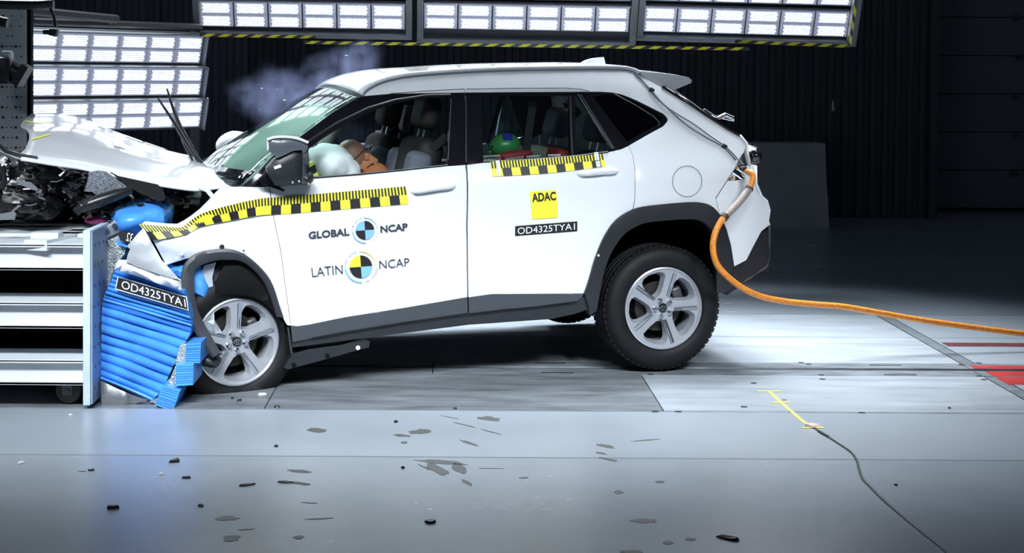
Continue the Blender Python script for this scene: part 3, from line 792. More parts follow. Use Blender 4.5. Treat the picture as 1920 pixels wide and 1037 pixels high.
# ---- lower cladding
C_UP = [(546, 611), (558.5, 612.4), (580, 609.3), (648, 595.4), (756, 578.4), (876.4, 557.8)]
panel('door_cladding', C_UP + [(877.5, 587), (756, 604.7), (648, 622), (600, 631), (560, 640), (549, 641.7)], GREY_PL, off=-.012, thick=.03)
panel('door_cladding', [(879, 558.2), (922.7, 552), (1010, 551.5), (1095, 551.2), (1091, 559), (1080, 566), (1003, 575.3), (940, 581), (880, 588)], GREY_PL, off=-.012, thick=.03)
seam('cladding_crease', [(585, 634), (648, 622.5), (756, 605), (877, 588)], BLACK_GL, .003, -.012)
seam('cladding_crease', [(880, 588.5), (940, 581.5), (1003, 575.8), (1080, 566)], BLACK_GL, .003, -.012)
panel('rocker_panel', [(549, 641.7), (560, 640), (600, 631), (648, 622), (756, 604.7), (878, 587.5), (940, 581), (1003, 575.3), (1080, 566), (1094, 557), (1110, 556), (1114, 575), (1095.5, 583), (1077, 589), (1034, 598.5), (880, 609.3), (685, 634), (571, 649), (548, 652)], BLACK_PL, off=0, thick=.10)
panel('arch_cladding', ARCH_R_OUT + [(1369, 525), (1361, 549.5), (1344, 549.5)] + ARCH_R_IN[::-1][1:] + [(1126, 545), (1119, 583), (1107, 592), (1104, 575)], BLACK_PL, off=-.018, thick=.05, grid=.05)
# ---- rear bumper and lamp opening
panel('rear_bumper', [(1361, 340), (1380.8, 338.6), (1396.4, 336.8), (1401, 311), (1414.7, 310.5), (1415.5, 345), (1420, 358), (1426, 370), (1436, 379), (1440.4, 394.4), (1437, 415), (1440.4, 424), (1427.6, 434.3), (1413, 462), (1399.8, 488), (1377.3, 499.5), (1371.5, 461), (1362.8, 429.4), (1350.5, 402), (1347, 388), (1343, 373)], PAINT, off=.003, grid=.045)
panel('bumper_insert', [(1377.3, 501), (1399.8, 489), (1413, 463), (1428, 435.5), (1440.6, 433), (1441.5, 478), (1438, 498.5), (1417, 512), (1361, 549.5), (1369, 525)], BLACK_PL, off=.008, thick=.05)
panel('lamp_recess', [(1391, 290), (1379, 314), (1361, 341), (1381, 340), (1398, 338), (1403, 311), (1406, 285)], STEEL, off=.05, thick=.05)
LH = cp(1405, 293, -.62)
b = MB(); b.ell(LH, (.055, .10, .062), None, 20, 14, fn=lambda p: p * (1 + .25 * noise.noise(p * 30))); b.rbox(LH + Vector((-.02, .02, 0)), (.07, .10, .09), .02); b.obj('rear_lamp_housing', BLACK_GL, CAR, 60)
b = MB()
for (x1, y1, x2, y2, r_) in ((1376, 312, 1402, 330, .008), (1386, 318, 1398, 335, .006), (1372, 322, 1392, 336, .009), (1388, 300, 1398, 318, .012), (1384, 312, 1394, 310, .014)):
    b.tube([cl(x1, y1, off=.02), cl(x2, y2, off=.015)], r_, 8)
for (px, py) in ((1371, 333), (1383, 313.5), (1394, 317), (1398, 320)):
    p = cl(px, py, off=.0); b.lathe([(0, -.012), (.01, -.012), (.012, 0), (0, 0)], 10, 'y', p)
b.obj('lamp_bracket', CHROME, CAR)
panel('bracket_plate', [(1361, 339), (1373, 322), (1379, 330), (1379, 337), (1370, 339)], PAINT_IN, off=.02, thick=.004, far=False)
# tail: spoiler, window, gate, bumper between near edge and its mirror
def rows(pts, off=0): return [cl(*p, off=off) for p in pts]
cross_loft('rear_window', rows([(1240, 164), (1289.5, 195), (1325.6, 219.6), (1361.6, 242.5), (1386, 256)], .0), BLACK_GL, [.24, .21, .18, .15, .12], 0)
cross_loft('tailgate', rows([(1386, 256), (1397.7, 268.7), (1399, 285), (1404, 310)], .0), PAINT, [.12, .10, .09, .09], 0)
cross_loft('rear_bumper', rows([(1414.7, 310.5), (1415.5, 345), (1426, 370), (1436, 379), (1440.4, 394.4), (1437, 415), (1440.4, 424)], .004), PAINT, .06, 0)
cross_loft('bumper_insert', rows([(1440.4, 426), (1441.5, 478), (1438, 498.5), (1417, 512), (1361, 549.5)], .01), BLACK_PL, .05, 0)
cross_loft('tail_inner', rows([(1414, 311), (1404, 309)], .004), PAINT, [.06, .09], 0)
sp = [cl(1202.6, 140.8), cl(1222, 137.2), cl(1243.6, 137.8), cl(1289.5, 144.5), cl(1297.5, 151)]
# spoiler: closed section swept across
sec = [(1200, 134), (1243.6, 137.8), (1275, 142), (1291, 145), (1297.7, 150.7), (1296, 155.6), (1256.7, 172), (1228, 157), (1202.6, 140.8)]
S0 = [cp(px, py, -.60) for px, py in sec]
vs = []; n = len(sec); K = 9
for j in range(K):
    t = -1 + 2 * j / (K - 1)
    for p in S0: vs.append(Vector((p.x + .05 * (1 - t * t), .60 * t, p.z + .02 * (1 - t * t))))
fs = [(j * n + i, j * n + (i + 1) % n, (j + 1) * n + (i + 1) % n, (j + 1) * n + i) for j in range(K - 1) for i in range(n)]
fs += [tuple(range(n))[::-1], tuple(range((K - 1) * n, K * n))]
mesh_obj('spoiler', vs, [f[::-1] for f in fs], PAINT, CAR, 35)
b = MB(); wv = .0
b.tube([cp(1346, 222, -.1), cp(1360, 216, -.1), cp(1374, 222, -.1), cp(1376, 226, -.1)], [.012, .016, .014, .006], 8); b.tube([cp(1376, 226, -.1), cp(1340, 218, -.1), cp(1320, 205, -.1)], .006, 6)
b.obj('rear_wiper', CHROME, CAR)
# ---- roof, windshield
rt = rows(RAIL_TOP)
kk = len(rt)
cross_loft('roof', rt, PAINT, [-.045 * max(0, 1 - i / 9) for i in range(kk)], [.022 + .026 * max(0, 1 - i / 12) - (.012 * max(0, (i - kk + 8) / 8)) for i in range(kk)], thick=.02, n=17)
WS0 = rows([(455, 344), (480, 322), (509.6, 295), (569, 252), (623, 211.5), (660, 189.5), (678, 181)], .01)
ws = resample(catmull(WS0, 6), 24)
sv = [i / 23 for i in range(24)]
WS = cross_loft('windshield', ws, SHIELD, [-.15 + .105 * s ** 1.4 for s in sv], [.048 * s ** 2.0 for s in sv], thick=.006, n=29, smooth=80)
cross_loft('windshield_border', [ws[0] + Vector((-.012, 0, -.012)), WS0[0].lerp(WS0[1], .95) + Vector((-.004, 0, .002))], BLACK_GL, -.153, 0, thick=.004, n=17)
b = MB()
# antenna fin
fin = [(1079.6, 126), (1094, 114.6), (1112, 109), (1131.5, 107), (1134.5, 126)]
F0 = [cp(px, py, 0) for px, py in sm(fin[:4], 3) + [fin[4]]]
vs = []; n = len(F0)
for s_, th in ((-1, .006), (1, .006)):
    for i, p in enumerate(F0):
        base = p.z < F0[0].z + .01
        vs.append(p + Vector((0, s_ * (.03 if base else .006), -.01 if base else 0)))
fs = [tuple(range(n))[::-1], tuple(range(n, 2 * n))] + [(i, (i + 1) % n, (i + 1) % n + n, i + n) for i in range(n)]
mesh_obj('antenna_fin', vs, fs, PAINT, CAR, 40)
# ---- hood: lifted and buckled
near = resample([cp(x, y, -.74) for x, y in [(449, 346), (411, 346), (385, 350.5), (358.6, 351), (301, 342.5), (225.7, 327), (150.5, 310), (100, 303), (39, 293)]], 25)
farh = resample([cp(x, y, .72) for x, y in [(366, 316), (343.6, 292), (301, 277), (258, 262), (218, 247), (180.6, 231), (140, 217), (108, 212), (57.7, 213)]], 25)
vs = []; NH = 17
for i, (a, c) in enumerate(zip(near, farh)):
    s = i / 24
    for j in range(NH):
        t = j / (NH - 1); p = a.lerp(c, t)
        p.z += .045 * math.sin(math.pi * t) * (1 - .3 * s) + .012 * math.exp(-((t - .3) / .07) ** 2) * (1 - s) + .012 * math.exp(-((t - .72) / .07) ** 2) * (1 - s)
        k = max(0, (s - .72) / .28)
        p.z += k * .02 * math.sin(t * 9 + s * 5) * math.sin(math.pi * t); p.x += k * k * (.045 * math.sin(t * math.pi * 2.0 + .4)) * math.sin(math.pi * t)
        if j == 0: p.z -= .012
        vs.append(p)
fs = [(i * NH + j, (i + 1) * NH + j, (i + 1) * NH + j + 1, i * NH + j + 1) for i in range(24) for j in range(NH - 1)]
HO = mesh_obj('hood', vs, [f[::-1] for f in fs], PAINT, CAR, 60, 'buckled white hood lifted off the engine bay')
s_ = HO.modifiers.new('thickness', 'SOLIDIFY'); s_.thickness = .012; s_.offset = -1
def hood_at(s, t, off=.004):
    i = min(23.999, s * 24); j = min(NH - 1.001, t * (NH - 1)); i0_, j0_ = int(i), int(j); fi, fj = i - i0_, j - j0_
    g = lambda a, c: vs_h[a * NH + c]
    return (g(i0_, j0_) * (1 - fi) * (1 - fj) + g(i0_ + 1, j0_) * fi * (1 - fj) + g(i0_, j0_ + 1) * (1 - fi) * fj + g(i0_ + 1, j0_ + 1) * fi * fj) + Vector((0, 0, off))
vs_h = vs
def hood_patch(name, s0, s1, t0, t1, m, skew=0):
    N = 5; v = [hood_at(s0 + (s1 - s0) * a / N, t0 + (t1 - t0) * c / N + skew * a / N) for a in range(N + 1) for c in range(N + 1)]
    f = [(a * (N + 1) + c, a * (N + 1) + c + 1, (a + 1) * (N + 1) + c + 1, (a + 1) * (N + 1) + c) for a in range(N) for c in range(N)]
    mesh_obj(name, v, f, m, CAR, 60)
STK = mat('hood_sticker', (.9, .93, .95), .3)
hood_patch('hood_sticker', .36, .46, .86, .97, STK); hood_patch('hood_sticker', .22, .34, .86, .97, STK); hood_patch('hood_sticker', .50, .56, .42, .62, STK)
hood_patch('yellow_tape', .86, .99, .62, .64, YELLOW, .1); hood_patch('yellow_tape', .88, .985, .34, .36, YELLOW, -.12)
panel('hood_hinge', [(370, 350), (384, 350.5), (396, 358), (402, 367), (396, 372), (386, 360), (376, 355)], PAINT_IN, off=.10, thick=.01, far=False, grid=.03)
# ---------------------------------------------------------------- wheels
def polar(r, a): return Vector((r * math.cos(R(a)), r * math.sin(R(a))))
def make_wheel(name, M, flat=None, spin=4, far=False, label=None):
    WH = bpy.data.objects.new(name, None); link(WH, CAR); WH.matrix_local = M
    if label: WH['label'] = label
    pr = [(.226, .012), (.232, -.004), (.245, -.014), (.27, -.019), (.30, -.016), (.322, -.006), (.336, .010), (.3425, .030), (.345, .055), (.339, .057), (.339, .064), (.3455, .066), (.3465, .098), (.340, .100), (.340, .108), (.3465, .110), (.3455, .142), (.339, .144), (.339, .151), (.345, .153), (.3425, .18), (.336, .20), (.31, .214), (.27, .216), (.24, .21), (.226, .2)]
    b = MB(); n = 96; b.lathe(pr, n, 'y', closed=True)
    if flat is not None:
        for v in b.v:
            if v.z < -flat:
                d = -flat - v.z; v.z = -flat + .0; v.y += (-.25 if v.y < .1 else .25) * d
            r_ = math.hypot(v.x, v.z)
    b.obj('tyre', RUBBER, WH, 50)
    # tread blocks along the shoulder
    b = MB()
    if not flat:
        for k in range(60):
            a = k / 60 * math.tau
            for yy in (.036, .171):
                e = Matrix.Rotation(-a, 4, 'Y'); b.box((.3415, yy, 0), (.010, .036, .026), M=e)
        b.obj('tread_block', RUBBER, WH, 0)['kind'] = 'stuff'
    RR = .224
    # barrel
    b = MB(); b.lathe([(.229, .006), (.226, -.006), (.219, -.008), (.212, .0), (.205, .02), (.198, .05), (.195, .17), (.215, .19), (.215, .2), (.20, .2), (.19, .175), (.192, .05), (.199, .02)], 64, 'y'); b.obj('rim_barrel', ALLOY, WH, 45)
    # spoked face: disc with five openings
    holes = []
    for k in range(5):
        a = spin + 36 + k * 72
        rr = [(.068, 4), (.070, 26), (.085, 30), (.125, 27), (.168, 23.5), (.192, 20), (.203, 13), (.206, 2), (.204, -14), (.197, -22), (.180, -26), (.13, -23), (.085, -14)]
        holes.append([polar(r_, a + d) for r_, d in rr])
    circ = [polar(RR * .975, i * 5) for i in range(72)]
    ov, tri, lo = fill(circ, holes, .016)
    def dep(q):
        r_ = q.length; a = (math.degrees(math.atan2(q.y, q.x)) - spin) % 72; a = min(a, 72 - a)
        y = .002 + .016 * max(0, 1 - r_ / RR) ** 1 - .004
        if r_ < .05: y = .010
        return y
    vs = [Vector((q.x, dep(q), q.y)) for q in ov]; nn = len(vs); fs = []
    for t in tri:
        a = (ov[t[1]] - ov[t[0]]).cross(ov[t[2]] - ov[t[0]]); fs.append(t if a > 0 else t[::-1])
    bk = [v + Vector((0, .042, 0)) for v in vs]
    for i, v in enumerate(bk): v.x *= .985; v.z *= .985
    for l in lo[1:]:
        cq = sum((ov[i] for i in l), Vector((0, 0))) / len(l)
        for i in l: bk[i].x = cq.x + (bk[i].x - cq.x) * .80; bk[i].z = cq.y + (bk[i].z - cq.y) * .80
    ff = fs + [tuple(i + nn for i in f[::-1]) for f in fs]
    for k, l in enumerate(lo):
        ar = sum(ov[l[i - 1]].cross(ov[l[i]]) for i in range(len(l)))
        L = l if (ar > 0) == (k == 0) else l[::-1]
        ff += [(a, a + nn, c + nn, c) for a, c in zip(L, L[1:] + L[:1])]
    mesh_obj('wheel_spokes', vs + bk, ff, ALLOY, WH, 35)
    # machined ridges on each spoke
    b = MB()
    for k in range(5):
        a = spin + k * 72
        for d0, d1 in ((-15, -9), (-7, -5)):
            p0, p1 = polar(.066, a + d0 * 1.2), polar(.206, a + d1 * .9)
            b.tube([(p0.x, dep(p0) - .001, p0.y), (p1.x, dep(p1) - .001, p1.y)], [.0035, .0045], 6)
    b.obj('machined_ridge', CHROME, WH)
    b = MB()
    for k in range(5):
        a = spin + k * 72
        for d0 in (-11, -3.4):
            p0, p1 = polar(.07, a + d0 * 1.2), polar(.200, a + d0 * .8)
            b.tube([(p0.x, dep(p0) + .0005, p0.y), (p1.x, dep(p1) + .0005, p1.y)], [.0025, .003], 6)
    b.obj('groove', ALLOY_D, WH)
    b = MB(); b.lathe([(.214, -.004), (.221, -.011), (.229, -.008), (.229, .004), (.216, .004)], 72, 'y', closed=True); b.obj('rim_lip', ALLOY, WH, 50)
    for k in range(5):
        p = polar(.049, spin + 14 + 72 * k + 22)
        c = MB(); c.lathe([(0, -.020), (.008, -.020), (.0135, -.013), (.0145, 0), (.017, .004), (.017, .012)], 12, 'y', (p.x, .006, p.y)); c.obj('lug_nut', CHROME, WH)
    b = MB(); b.lathe([(0, -.004), (.022, -.004), (.026, 0), (.027, .012)], 24, 'y', (0, .002, 0)); cap = b.obj('centre_cap', BLACK_GL, WH)
    b = MB()
    for rx, rz, cz in ((.019, .0135, 0), (.006, .0125, .001), (.0125, .006, .0065)):
        b.tube([(rx * math.cos(t / 20 * math.tau), -.004, cz + rz * math.sin(t / 20 * math.tau)) for t in range(21)], .0016, 6)
    b.obj('emblem', CHROME, WH)
    b = MB(); b.lathe([(.05, .075), (.135, .075), (.14, .08), (.14, .1), (.05, .1)], 40, 'y'); b.lathe([(0, .06), (.055, .06), (.06, .075), (.06, .11)], 24, 'y'); b.obj('brake_disc', mat('brake_disc_grey', (.045, .04, .038), .45, .6), WH)
    b = MB()
    b.rbox((.115, .09, .05), (.06, .08, .12), .015, rot=(0, R(-20), 0)); b.obj('brake_caliper', STEEL, WH)
    b = MB(); b.lathe([(0, .12), (.188, .13), (.19, .14), (0, .14)], 40, 'y'); b.obj('backing_plate', DARK, WH)
    return WH
fr = cl(1242, 577); pr_ = Vector((fr.x, -.865, fr.z))
RW = make_wheel('wheel', Matrix.Translation(pr_), spin=4, label='rear wheel with five broad silver spokes')
ff_ = cp(445, 641, -.80)
FW = make_wheel('wheel', Matrix.Translation(Vector((ff_.x, -.80, ff_.z))) @ Matrix.Rotation(R(12.5), 4, 'Z'), flat=ff_.z - .003, spin=20, label='front wheel pushed back, tyre flat')
FR_W = make_wheel('wheel', Matrix.Translation(Vector((pr_.x, .865, .385))) @ Matrix.Rotation(R(180), 4, 'Z'), spin=30, label='far rear wheel')
FF_W = make_wheel('wheel', Matrix.Translation(Vector((-2.55, .86, .347))) @ Matrix.Rotation(R(180), 4, 'Z'), spin=50, label='far front wheel')
# ---------------------------------------------------------------- wheel housings, underbody, interior shell
def housing(name, cx_, cz, r0, y0, y1, a0=-10, a1=190):
    vs = []; n = 24
    for y in (y0, y1):
        for i in range(n + 1):
            a = R(a0 + (a1 - a0) * i / n); vs.append((cx_ + r0 * math.cos(a), y, cz + r0 * math.sin(a)))
    fs = [(i, i + 1, i + n + 2, i + n + 1) for i in range(n)] + [tuple(range(n + 1, 2 * n + 2))]
    return mesh_obj(name, vs, fs, DARK, CAR, 60)
housing('wheel_housing', pr_.x + .02, .44, .45, -.83, -.45, 8, 190)
housing('wheel_housing', ff_.x - .0, .46, .42, -.80, -.40, -40, 200)
housing('wheel_housing', pr_.x + .02, .44, .47, .83, .45); housing('wheel_housing', -2.55, .46, .42, .83, .40)
UB = mat('underbody', (.012, .012, .013), .8)
b = MB(); b.rbox((-.85, 0, .40), (2.4, 1.45, .12), .04); b.rbox((.0, 0, .50), (.6, 1.3, .12), .05); b.rbox((-.1, -.0, .42), (.5, .9, .16), .04)
b.tube([(-.1, -.75, .36), (-.1, .75, .36)], .045, 10); b.obj('underbody', UB, CAR)
b = MB(); b.tube([(-2.0, .2, .33), (-.4, .2, .33), (-.1, .3, .34)], .03, 8); b.obj('exhaust_pipe', STEEL, CAR)
b = MB(); b.rbox((-.28, -.62, .37), (.10, .12, .14), .02); b.obj('mud_flap', BLACK_PL, CAR)
# loose under-sill trim hanging behind the front wheel
panel('loose_trim', [(533, 690), (548, 664), (580, 655), (640, 647), (683, 634), (694, 641), (692, 652), (678, 655), (600, 677), (540, 693)], BLACK_PL, off=.02, thick=.05, far=False)
b = MB(); b.tube([cl(540, 614, off=-.005), cl(547, 663, off=-.005)], .006, 6); b.obj('stay_rod', STEEL, CAR)
for px, py, m_ in ((671, 652, WHITEP), (551, 685, DARK), (614, 667.5, DARK)):
    b = MB(); b.lathe([(0, -.005), (.012, -.004), (.012, 0)], 12, 'y', cl(px, py, off=.016)); b.obj('clip', m_, CAR)
# ---------------------------------------------------------------- loose wheel-arch ring
AO = sm([(398.6, 670.8), (376, 640.7), (361, 614), (348, 580.5), (340, 550), (340, 524), (344, 501.5), (355, 486.5), (376, 473), (406, 467.7), (432.5, 467.7), (459, 477), (485, 497.8), (504, 520), (515, 543), (523, 569), (532, 595.6)], 4)
AI = sm([(413.7, 659.5), (402, 640.7), (387, 614), (372, 584), (365, 554), (364, 524), (365, 509), (376, 497.8), (406, 488.4), (425, 487.6), (451, 490), (477.6, 509), (496, 531.6), (506, 554), (515, 580), (520, 594)], 4)
AO, AI = [[(p.x, p.y) for p in resample([Vector((*q, 0)) for q in A], 60)] for A in (AO, AI)]
vs = []; fs = []
for i in range(60):
    o_ = -.10 * max(0, (34 - i) / 34) ** 1.2
    a, c = cl(*AO[i], off=-.03 + o_), cl(*AI[i], off=-.012 + o_)
    vs += [a, a.lerp(c, .25) + Vector((0, -.010, 0)), a.lerp(c, .8) + Vector((0, -.006, 0)), c, c + Vector((0, .035, 0)), a + Vector((0, .035, 0))]
for i in range(59):
    for k in range(6): fs.append((i * 6 + k, i * 6 + (k + 1) % 6, (i + 1) * 6 + (k + 1) % 6, (i + 1) * 6 + k))
fs += [tuple(range(6))[::-1], tuple(range(59 * 6, 60 * 6))]
mesh_obj('arch_cladding', vs, [f[::-1] for f in fs], mat('arch_plastic', (.045, .048, .055), .42), CAR, 40, 'front wheel arch cladding torn loose and hanging')
for px, py, r_, m_ in ((416, 463, .012, BLACK_PL), (457, 470, .005, BLACK_PL), (341, 476, .008, WHITEP), (331, 484, .007, WHITEP), (312, 493, .010, WHITEP), (1122, 479, .006, WHITEP), (411, 530.5, .010, CHROME)):
    b = MB(); b.lathe([(0, -.004), (r_, -.003), (r_ * 1.1, 0)], 12, 'y', cl(px, py, off=-.02 if px != 411 else .12)); b.obj('clip', m_, CAR)
# torn inner metal in the front arch
def sheet(name, pts, v, m, dep=.006, label=None, puff=0):
    P2 = [(p.x, p.z) for p in (cp(*q, v) for q in pts)]
    ov, tri, lo = fill(P2, (), .05)
    bset = set(lo[0])
    vs = [Vector((q.x, v - (0 if i in bset else puff * (1 + noise.noise(Vector((q.x * 14, q.y * 14, 1))))), q.y)) for i, q in enumerate(ov)]
    n = len(vs); fs = []
    for t in tri:
        a = (ov[t[1]] - ov[t[0]]).cross(ov[t[2]] - ov[t[0]]); fs.append(t if a > 0 else t[::-1])
    bk = [p + Vector((0, dep, 0)) for p in vs]
    ar = sum(ov[lo[0][i - 1]].cross(ov[lo[0][i]]) for i in range(len(lo[0]))); L = lo[0] if ar > 0 else lo[0][::-1]
    return mesh_obj(name, vs + bk, fs + [tuple(i + n for i in f[::-1]) for f in fs] + [(a, a + n, c + n, c) for a, c in zip(L, L[1:] + L[:1])], m, CAR, 40, label)
sheet('torn_panel', [(384, 498), (405, 492), (398, 520), (399, 530), (401, 560), (402, 600), (417, 624), (404, 626), (392, 616), (376, 575), (380, 535), (372, 520)], -.83, ALU_SH, puff=.02)
sheet('body_bracket', [(398, 512), (420, 490), (426, 490), (404, 530), (399, 532), (395, 522)], -.80, STEEL, .02)
sheet('inner_liner', [(404, 530), (425, 487), (451, 487), (478, 504), (500, 530), (515, 570), (532, 606), (536, 650), (528, 612), (512, 582), (492, 564), (470, 555), (440, 551), (418, 553), (402, 562)], -.845, mat('liner_black', (.004, .004, .0045), .7, spec=.15), .01, puff=.012)
b = MB(); b.ell(cp(396, 676, -.86), (.06, .05, .035), None, 16, 10, fn=lambda p: p * (1 + .3 * noise.noise(p * 30))); b.obj('steering_knuckle', STEEL, CAR, 60)
b = MB(); b.tube([cp(415, 660, -.88), cp(404, 668, -.88)], .012, 8); b.obj('trim_end', STEEL, CAR)
# ---------------------------------------------------------------- mirrors and handles
MV = -1.02
b = MB()
pts = [(501, 262), (515, 258), (540, 257.5), (560, 261), (578, 268), (577, 278), (569, 290), (566, 281), (550, 283), (533, 291), (521, 296), (510, 288), (502, 281)]
def mirror_shell(name, pts, v, dep, m, puff=.03, parent=None, far=False):
    P2 = [(p.x, p.z) for p in (cp(*q, v) for q in pts)]
    ov, tri, lo = fill(P2, (), .03); bset = set(lo[0])
    c = sum((Vector(q) for q in ov), Vector((0, 0))) / len(ov); rm = max((q - c).length for q in ov)
    vs = [Vector((q.x, v - puff * max(0, 1 - ((q - c).length / rm) ** 2) ** .5 * (0 if i in bset else 1), q.y)) for i, q in enumerate(ov)]
    n = len(vs); fs = []
    for t in tri:
        a = (ov[t[1]] - ov[t[0]]).cross(ov[t[2]] - ov[t[0]]); fs.append(t if a > 0 else t[::-1])
    bk = [Vector((c.x + (p.x - c.x) * .85, p.y + dep, c.y + (p.z - c.y) * .85)) for p in vs]
    ar = sum(ov[lo[0][i - 1]].cross(ov[lo[0][i]]) for i in range(len(lo[0]))); L = lo[0] if ar > 0 else lo[0][::-1]
    return mesh_obj(name, vs + bk, fs + [tuple(i + n for i in f[::-1]) for f in fs] + [(a, a + n, q + n, q) for a, q in zip(L, L[1:] + L[:1])], m, parent or CAR, 40)
MI = bpy.data.objects.new('door_mirror', None); link(MI, CAR); MI['label'] = 'near door mirror knocked sideways, white cap half off'
mirror_shell('mirror_housing', [(500, 316), (516, 298), (540, 284), (563, 278), (567, 290), (567, 340), (560, 347), (530, 349), (516, 348), (505, 332)], MV + .015, .16, BLACK_PL, .02, MI)
mirror_shell('mirror_cap', pts, MV - .015, .12, mat('cap_grey', (.10, .11, .13), .3, coat=.5), .015, MI)
mirror_shell('cap_edge', [(500, 264), (503, 261), (504, 280), (501, 283)], MV - .02, .03, PAINT, .004, MI)
b = MB(); b.tube([cp(x, y, MV - .03) for x, y in sm([(501, 262), (515, 257.5), (540, 257), (560, 260.5), (578, 267.5)], 4)], .007, 8); b.obj('cap_edge', PAINT, MI)
mirror_shell('mirror_rim', [(567, 282), (571, 290), (578, 278), (580, 300), (579, 341), (565, 346), (567, 330)], MV, .12, GREY_PL, .01, MI)
mirror_shell('mirror_arm', [(482, 338), (499, 328), (508, 337), (518, 347), (535, 357), (532, 359), (505, 350), (490, 347)], -.93, .07, BLACK_GL, .01, MI)
mirror_shell('mirror_label', [(513, 312.5), (526, 308), (528, 313.5), (515, 318)], MV - .008, .003, WHITEP, 0, MI)
for px, py in ((549, 342), (561, 340), (579, 345)):
    b = MB(); b.ell(cp(px, py, MV - .01), (.007, .005, .007), None, 8, 6); b.obj('screw', CHROME, MI)
b = MB(); b.ell(cp(570, 333, -.93), (.05, .10, .04), None, 16, 10); b.obj('mirror_foot', BLACK_PL, MI)
b = MB(); c = cp(441, 270, .97)
b.ell(c, (.125, .09, .085), (0, R(-12), 0), 28, 16, fn=lambda p: Vector((p.x, p.y, p.z * (1 - .25 * (p.x > 0) * p.x / .125)))); FMI = b.obj('door_mirror', PAINT, CAR, 60)
FMI['label'] = 'far door mirror with white cap'
b = MB(); b.rbox(c + Vector((.03, -.08, -.09)), (.1, .14, .05), .02); b.obj('mirror_arm', BLACK_PL, FMI)
def handle(cx0, y0, cx1, y1, parent, ry):
    P = [cl(cx0 + (cx1 - cx0) * t, y0 + (y1 - y0) * t - 2 * math.sin(t * math.pi)) for t in [i / 10 for i in range(11)]]
    HN = bpy.data.objects.new('door_handle', None); link(HN, CAR)
    b = MB(); b.tube([p + Vector((0, -.028 * min(1, 3 * math.sin(math.pi * i / 10)) + .006, 0)) for i, p in enumerate(P)], [.010 + .008 * math.sin(math.pi * min(1, i / 6 if i < 3 else .5)) * (1 if i < 8 else (10.5 - i) / 2.5) for i in range(11)], 12)
    o = b.obj('grip', PAINT, HN, 60)
    q = cl(cx0 + (cx1 - cx0) * .42, y0 + (y1 - y0) * .42 + ry)
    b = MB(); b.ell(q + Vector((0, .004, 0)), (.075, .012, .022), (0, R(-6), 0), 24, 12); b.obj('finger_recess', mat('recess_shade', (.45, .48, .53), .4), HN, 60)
handle(771, 360, 853, 348, FD, 3)
handle(1083, 327, 1158, 321, RD, 4)
# ---------------------------------------------------------------- measuring tapes and stickers
def lerp2(a, c, t): return (a[0] + (c[0] - a[0]) * t, a[1] + (c[1] - a[1]) * t)
def along(poly, t):
    P = [Vector((*q, 0)) for q in poly]; L = [0]
    for a, c in zip(P, P[1:]): L.append(L[-1] + (c - a).length)
    s = t * L[-1]
    for i in range(len(P) - 1):
        if s <= L[i + 1] or i == len(P) - 2:
            p = P[i].lerp(P[i + 1], (s - L[i]) / max(1e-6, L[i + 1] - L[i])); return (p.x, p.y)
def surf(px, py, off, warp=None):
    p = cl(px, py, off=off); return warp(p) if warp else p
def strip(b, top, bot, t0, t1, f0, f1, off, warp=None, n=1, mi=0):
    for k in range(n):
        a, c = t0 + (t1 - t0) * k / n, t0 + (t1 - t0) * (k + 1) / n
        q = []
        for t in (a, c):
            u_, l_ = along(top, t), along(bot, t)
            q.append((surf(*lerp2(u_, l_, f0), off, warp), surf(*lerp2(u_, l_, f1), off, warp)))
        b.add([q[0][1], q[1][1], q[1][0], q[0][0]], [(0, 1, 2, 3)], mi)
def tape(name, top, bot, period, phase, off, lab, warp=None, m0=.0, m1=1.0):
    top, bot = sm(top, 4), sm(bot, 4)
    Lp = sum((Vector(c) - Vector(a)).length for a, c in zip(top, top[1:]))
    b = MB(); strip(b, top, bot, 0, 1, 0, 1, off, warp, n=max(8, int(Lp / 5))); o = b.obj(name, YELLOW, CAR, 60, lab)
    b = MB(); dt = period / Lp; t = m0 + phase
    while t < m1 - dt * .5:
        if t + dt * .5 < m1: strip(b, top, bot, max(t, m0), t + dt * .5, .46, 1, off - .0015, warp, 4)
        t += dt
    t = m0 + dt * .04
    k = 0
    while t < m1:
        strip(b, top, bot, t, t + dt * .088, .0, .47, off - .0012, warp); t += dt / 6; k += 1
    b.obj('black_scale_print', BLACKP, o, 60)
    return o
tape('tape_scale', [(260, 418.5), (296, 422.5), (335, 426.5), (349, 420.5), (369, 405.8), (391, 395.6), (426, 385.6), (476.5, 374.5), (505, 370.5)], [(284, 449.5), (316, 444.5), (351, 438), (371, 427.5), (389, 422.5), (421, 415.7), (476.5, 405.2), (505, 402)], 36, -.02, -.011, 'yellow and black scale tape following the bent fender', crumple)
tape('tape_scale', [(506, 371), (540, 368.4), (650, 359), (761, 349.5)], [(505, 402.5), (540, 401), (650, 392), (766, 382.5)], 36.6, .012, -.004, 'yellow and black scale tape on the front door')
tape('tape_scale', [(919, 303), (1000, 298.5), (1060, 294), (1131, 288.2)], [(924, 331), (1000, 327), (1060, 321.5), (1135.5, 312)], 33.6, .095, -.006, 'yellow and black scale tape on the rear door')
def quad(name, c4, m, off=-.004, parent=None, n=3, label=None):
    b = MB(); vs = []
    for j in range(n + 1):
        for i in range(n + 1):
            vs.append(cl(*lerp2(lerp2(c4[0], c4[1], i / n), lerp2(c4[3], c4[2], i / n), j / n), off=off))
    b.add(vs, [(j * (n + 1) + i, (j + 1) * (n + 1) + i, (j + 1) * (n + 1) + i + 1, j * (n + 1) + i + 1) for j in range(n) for i in range(n)])
    return b.obj(name, m, parent or CAR, 60, label)
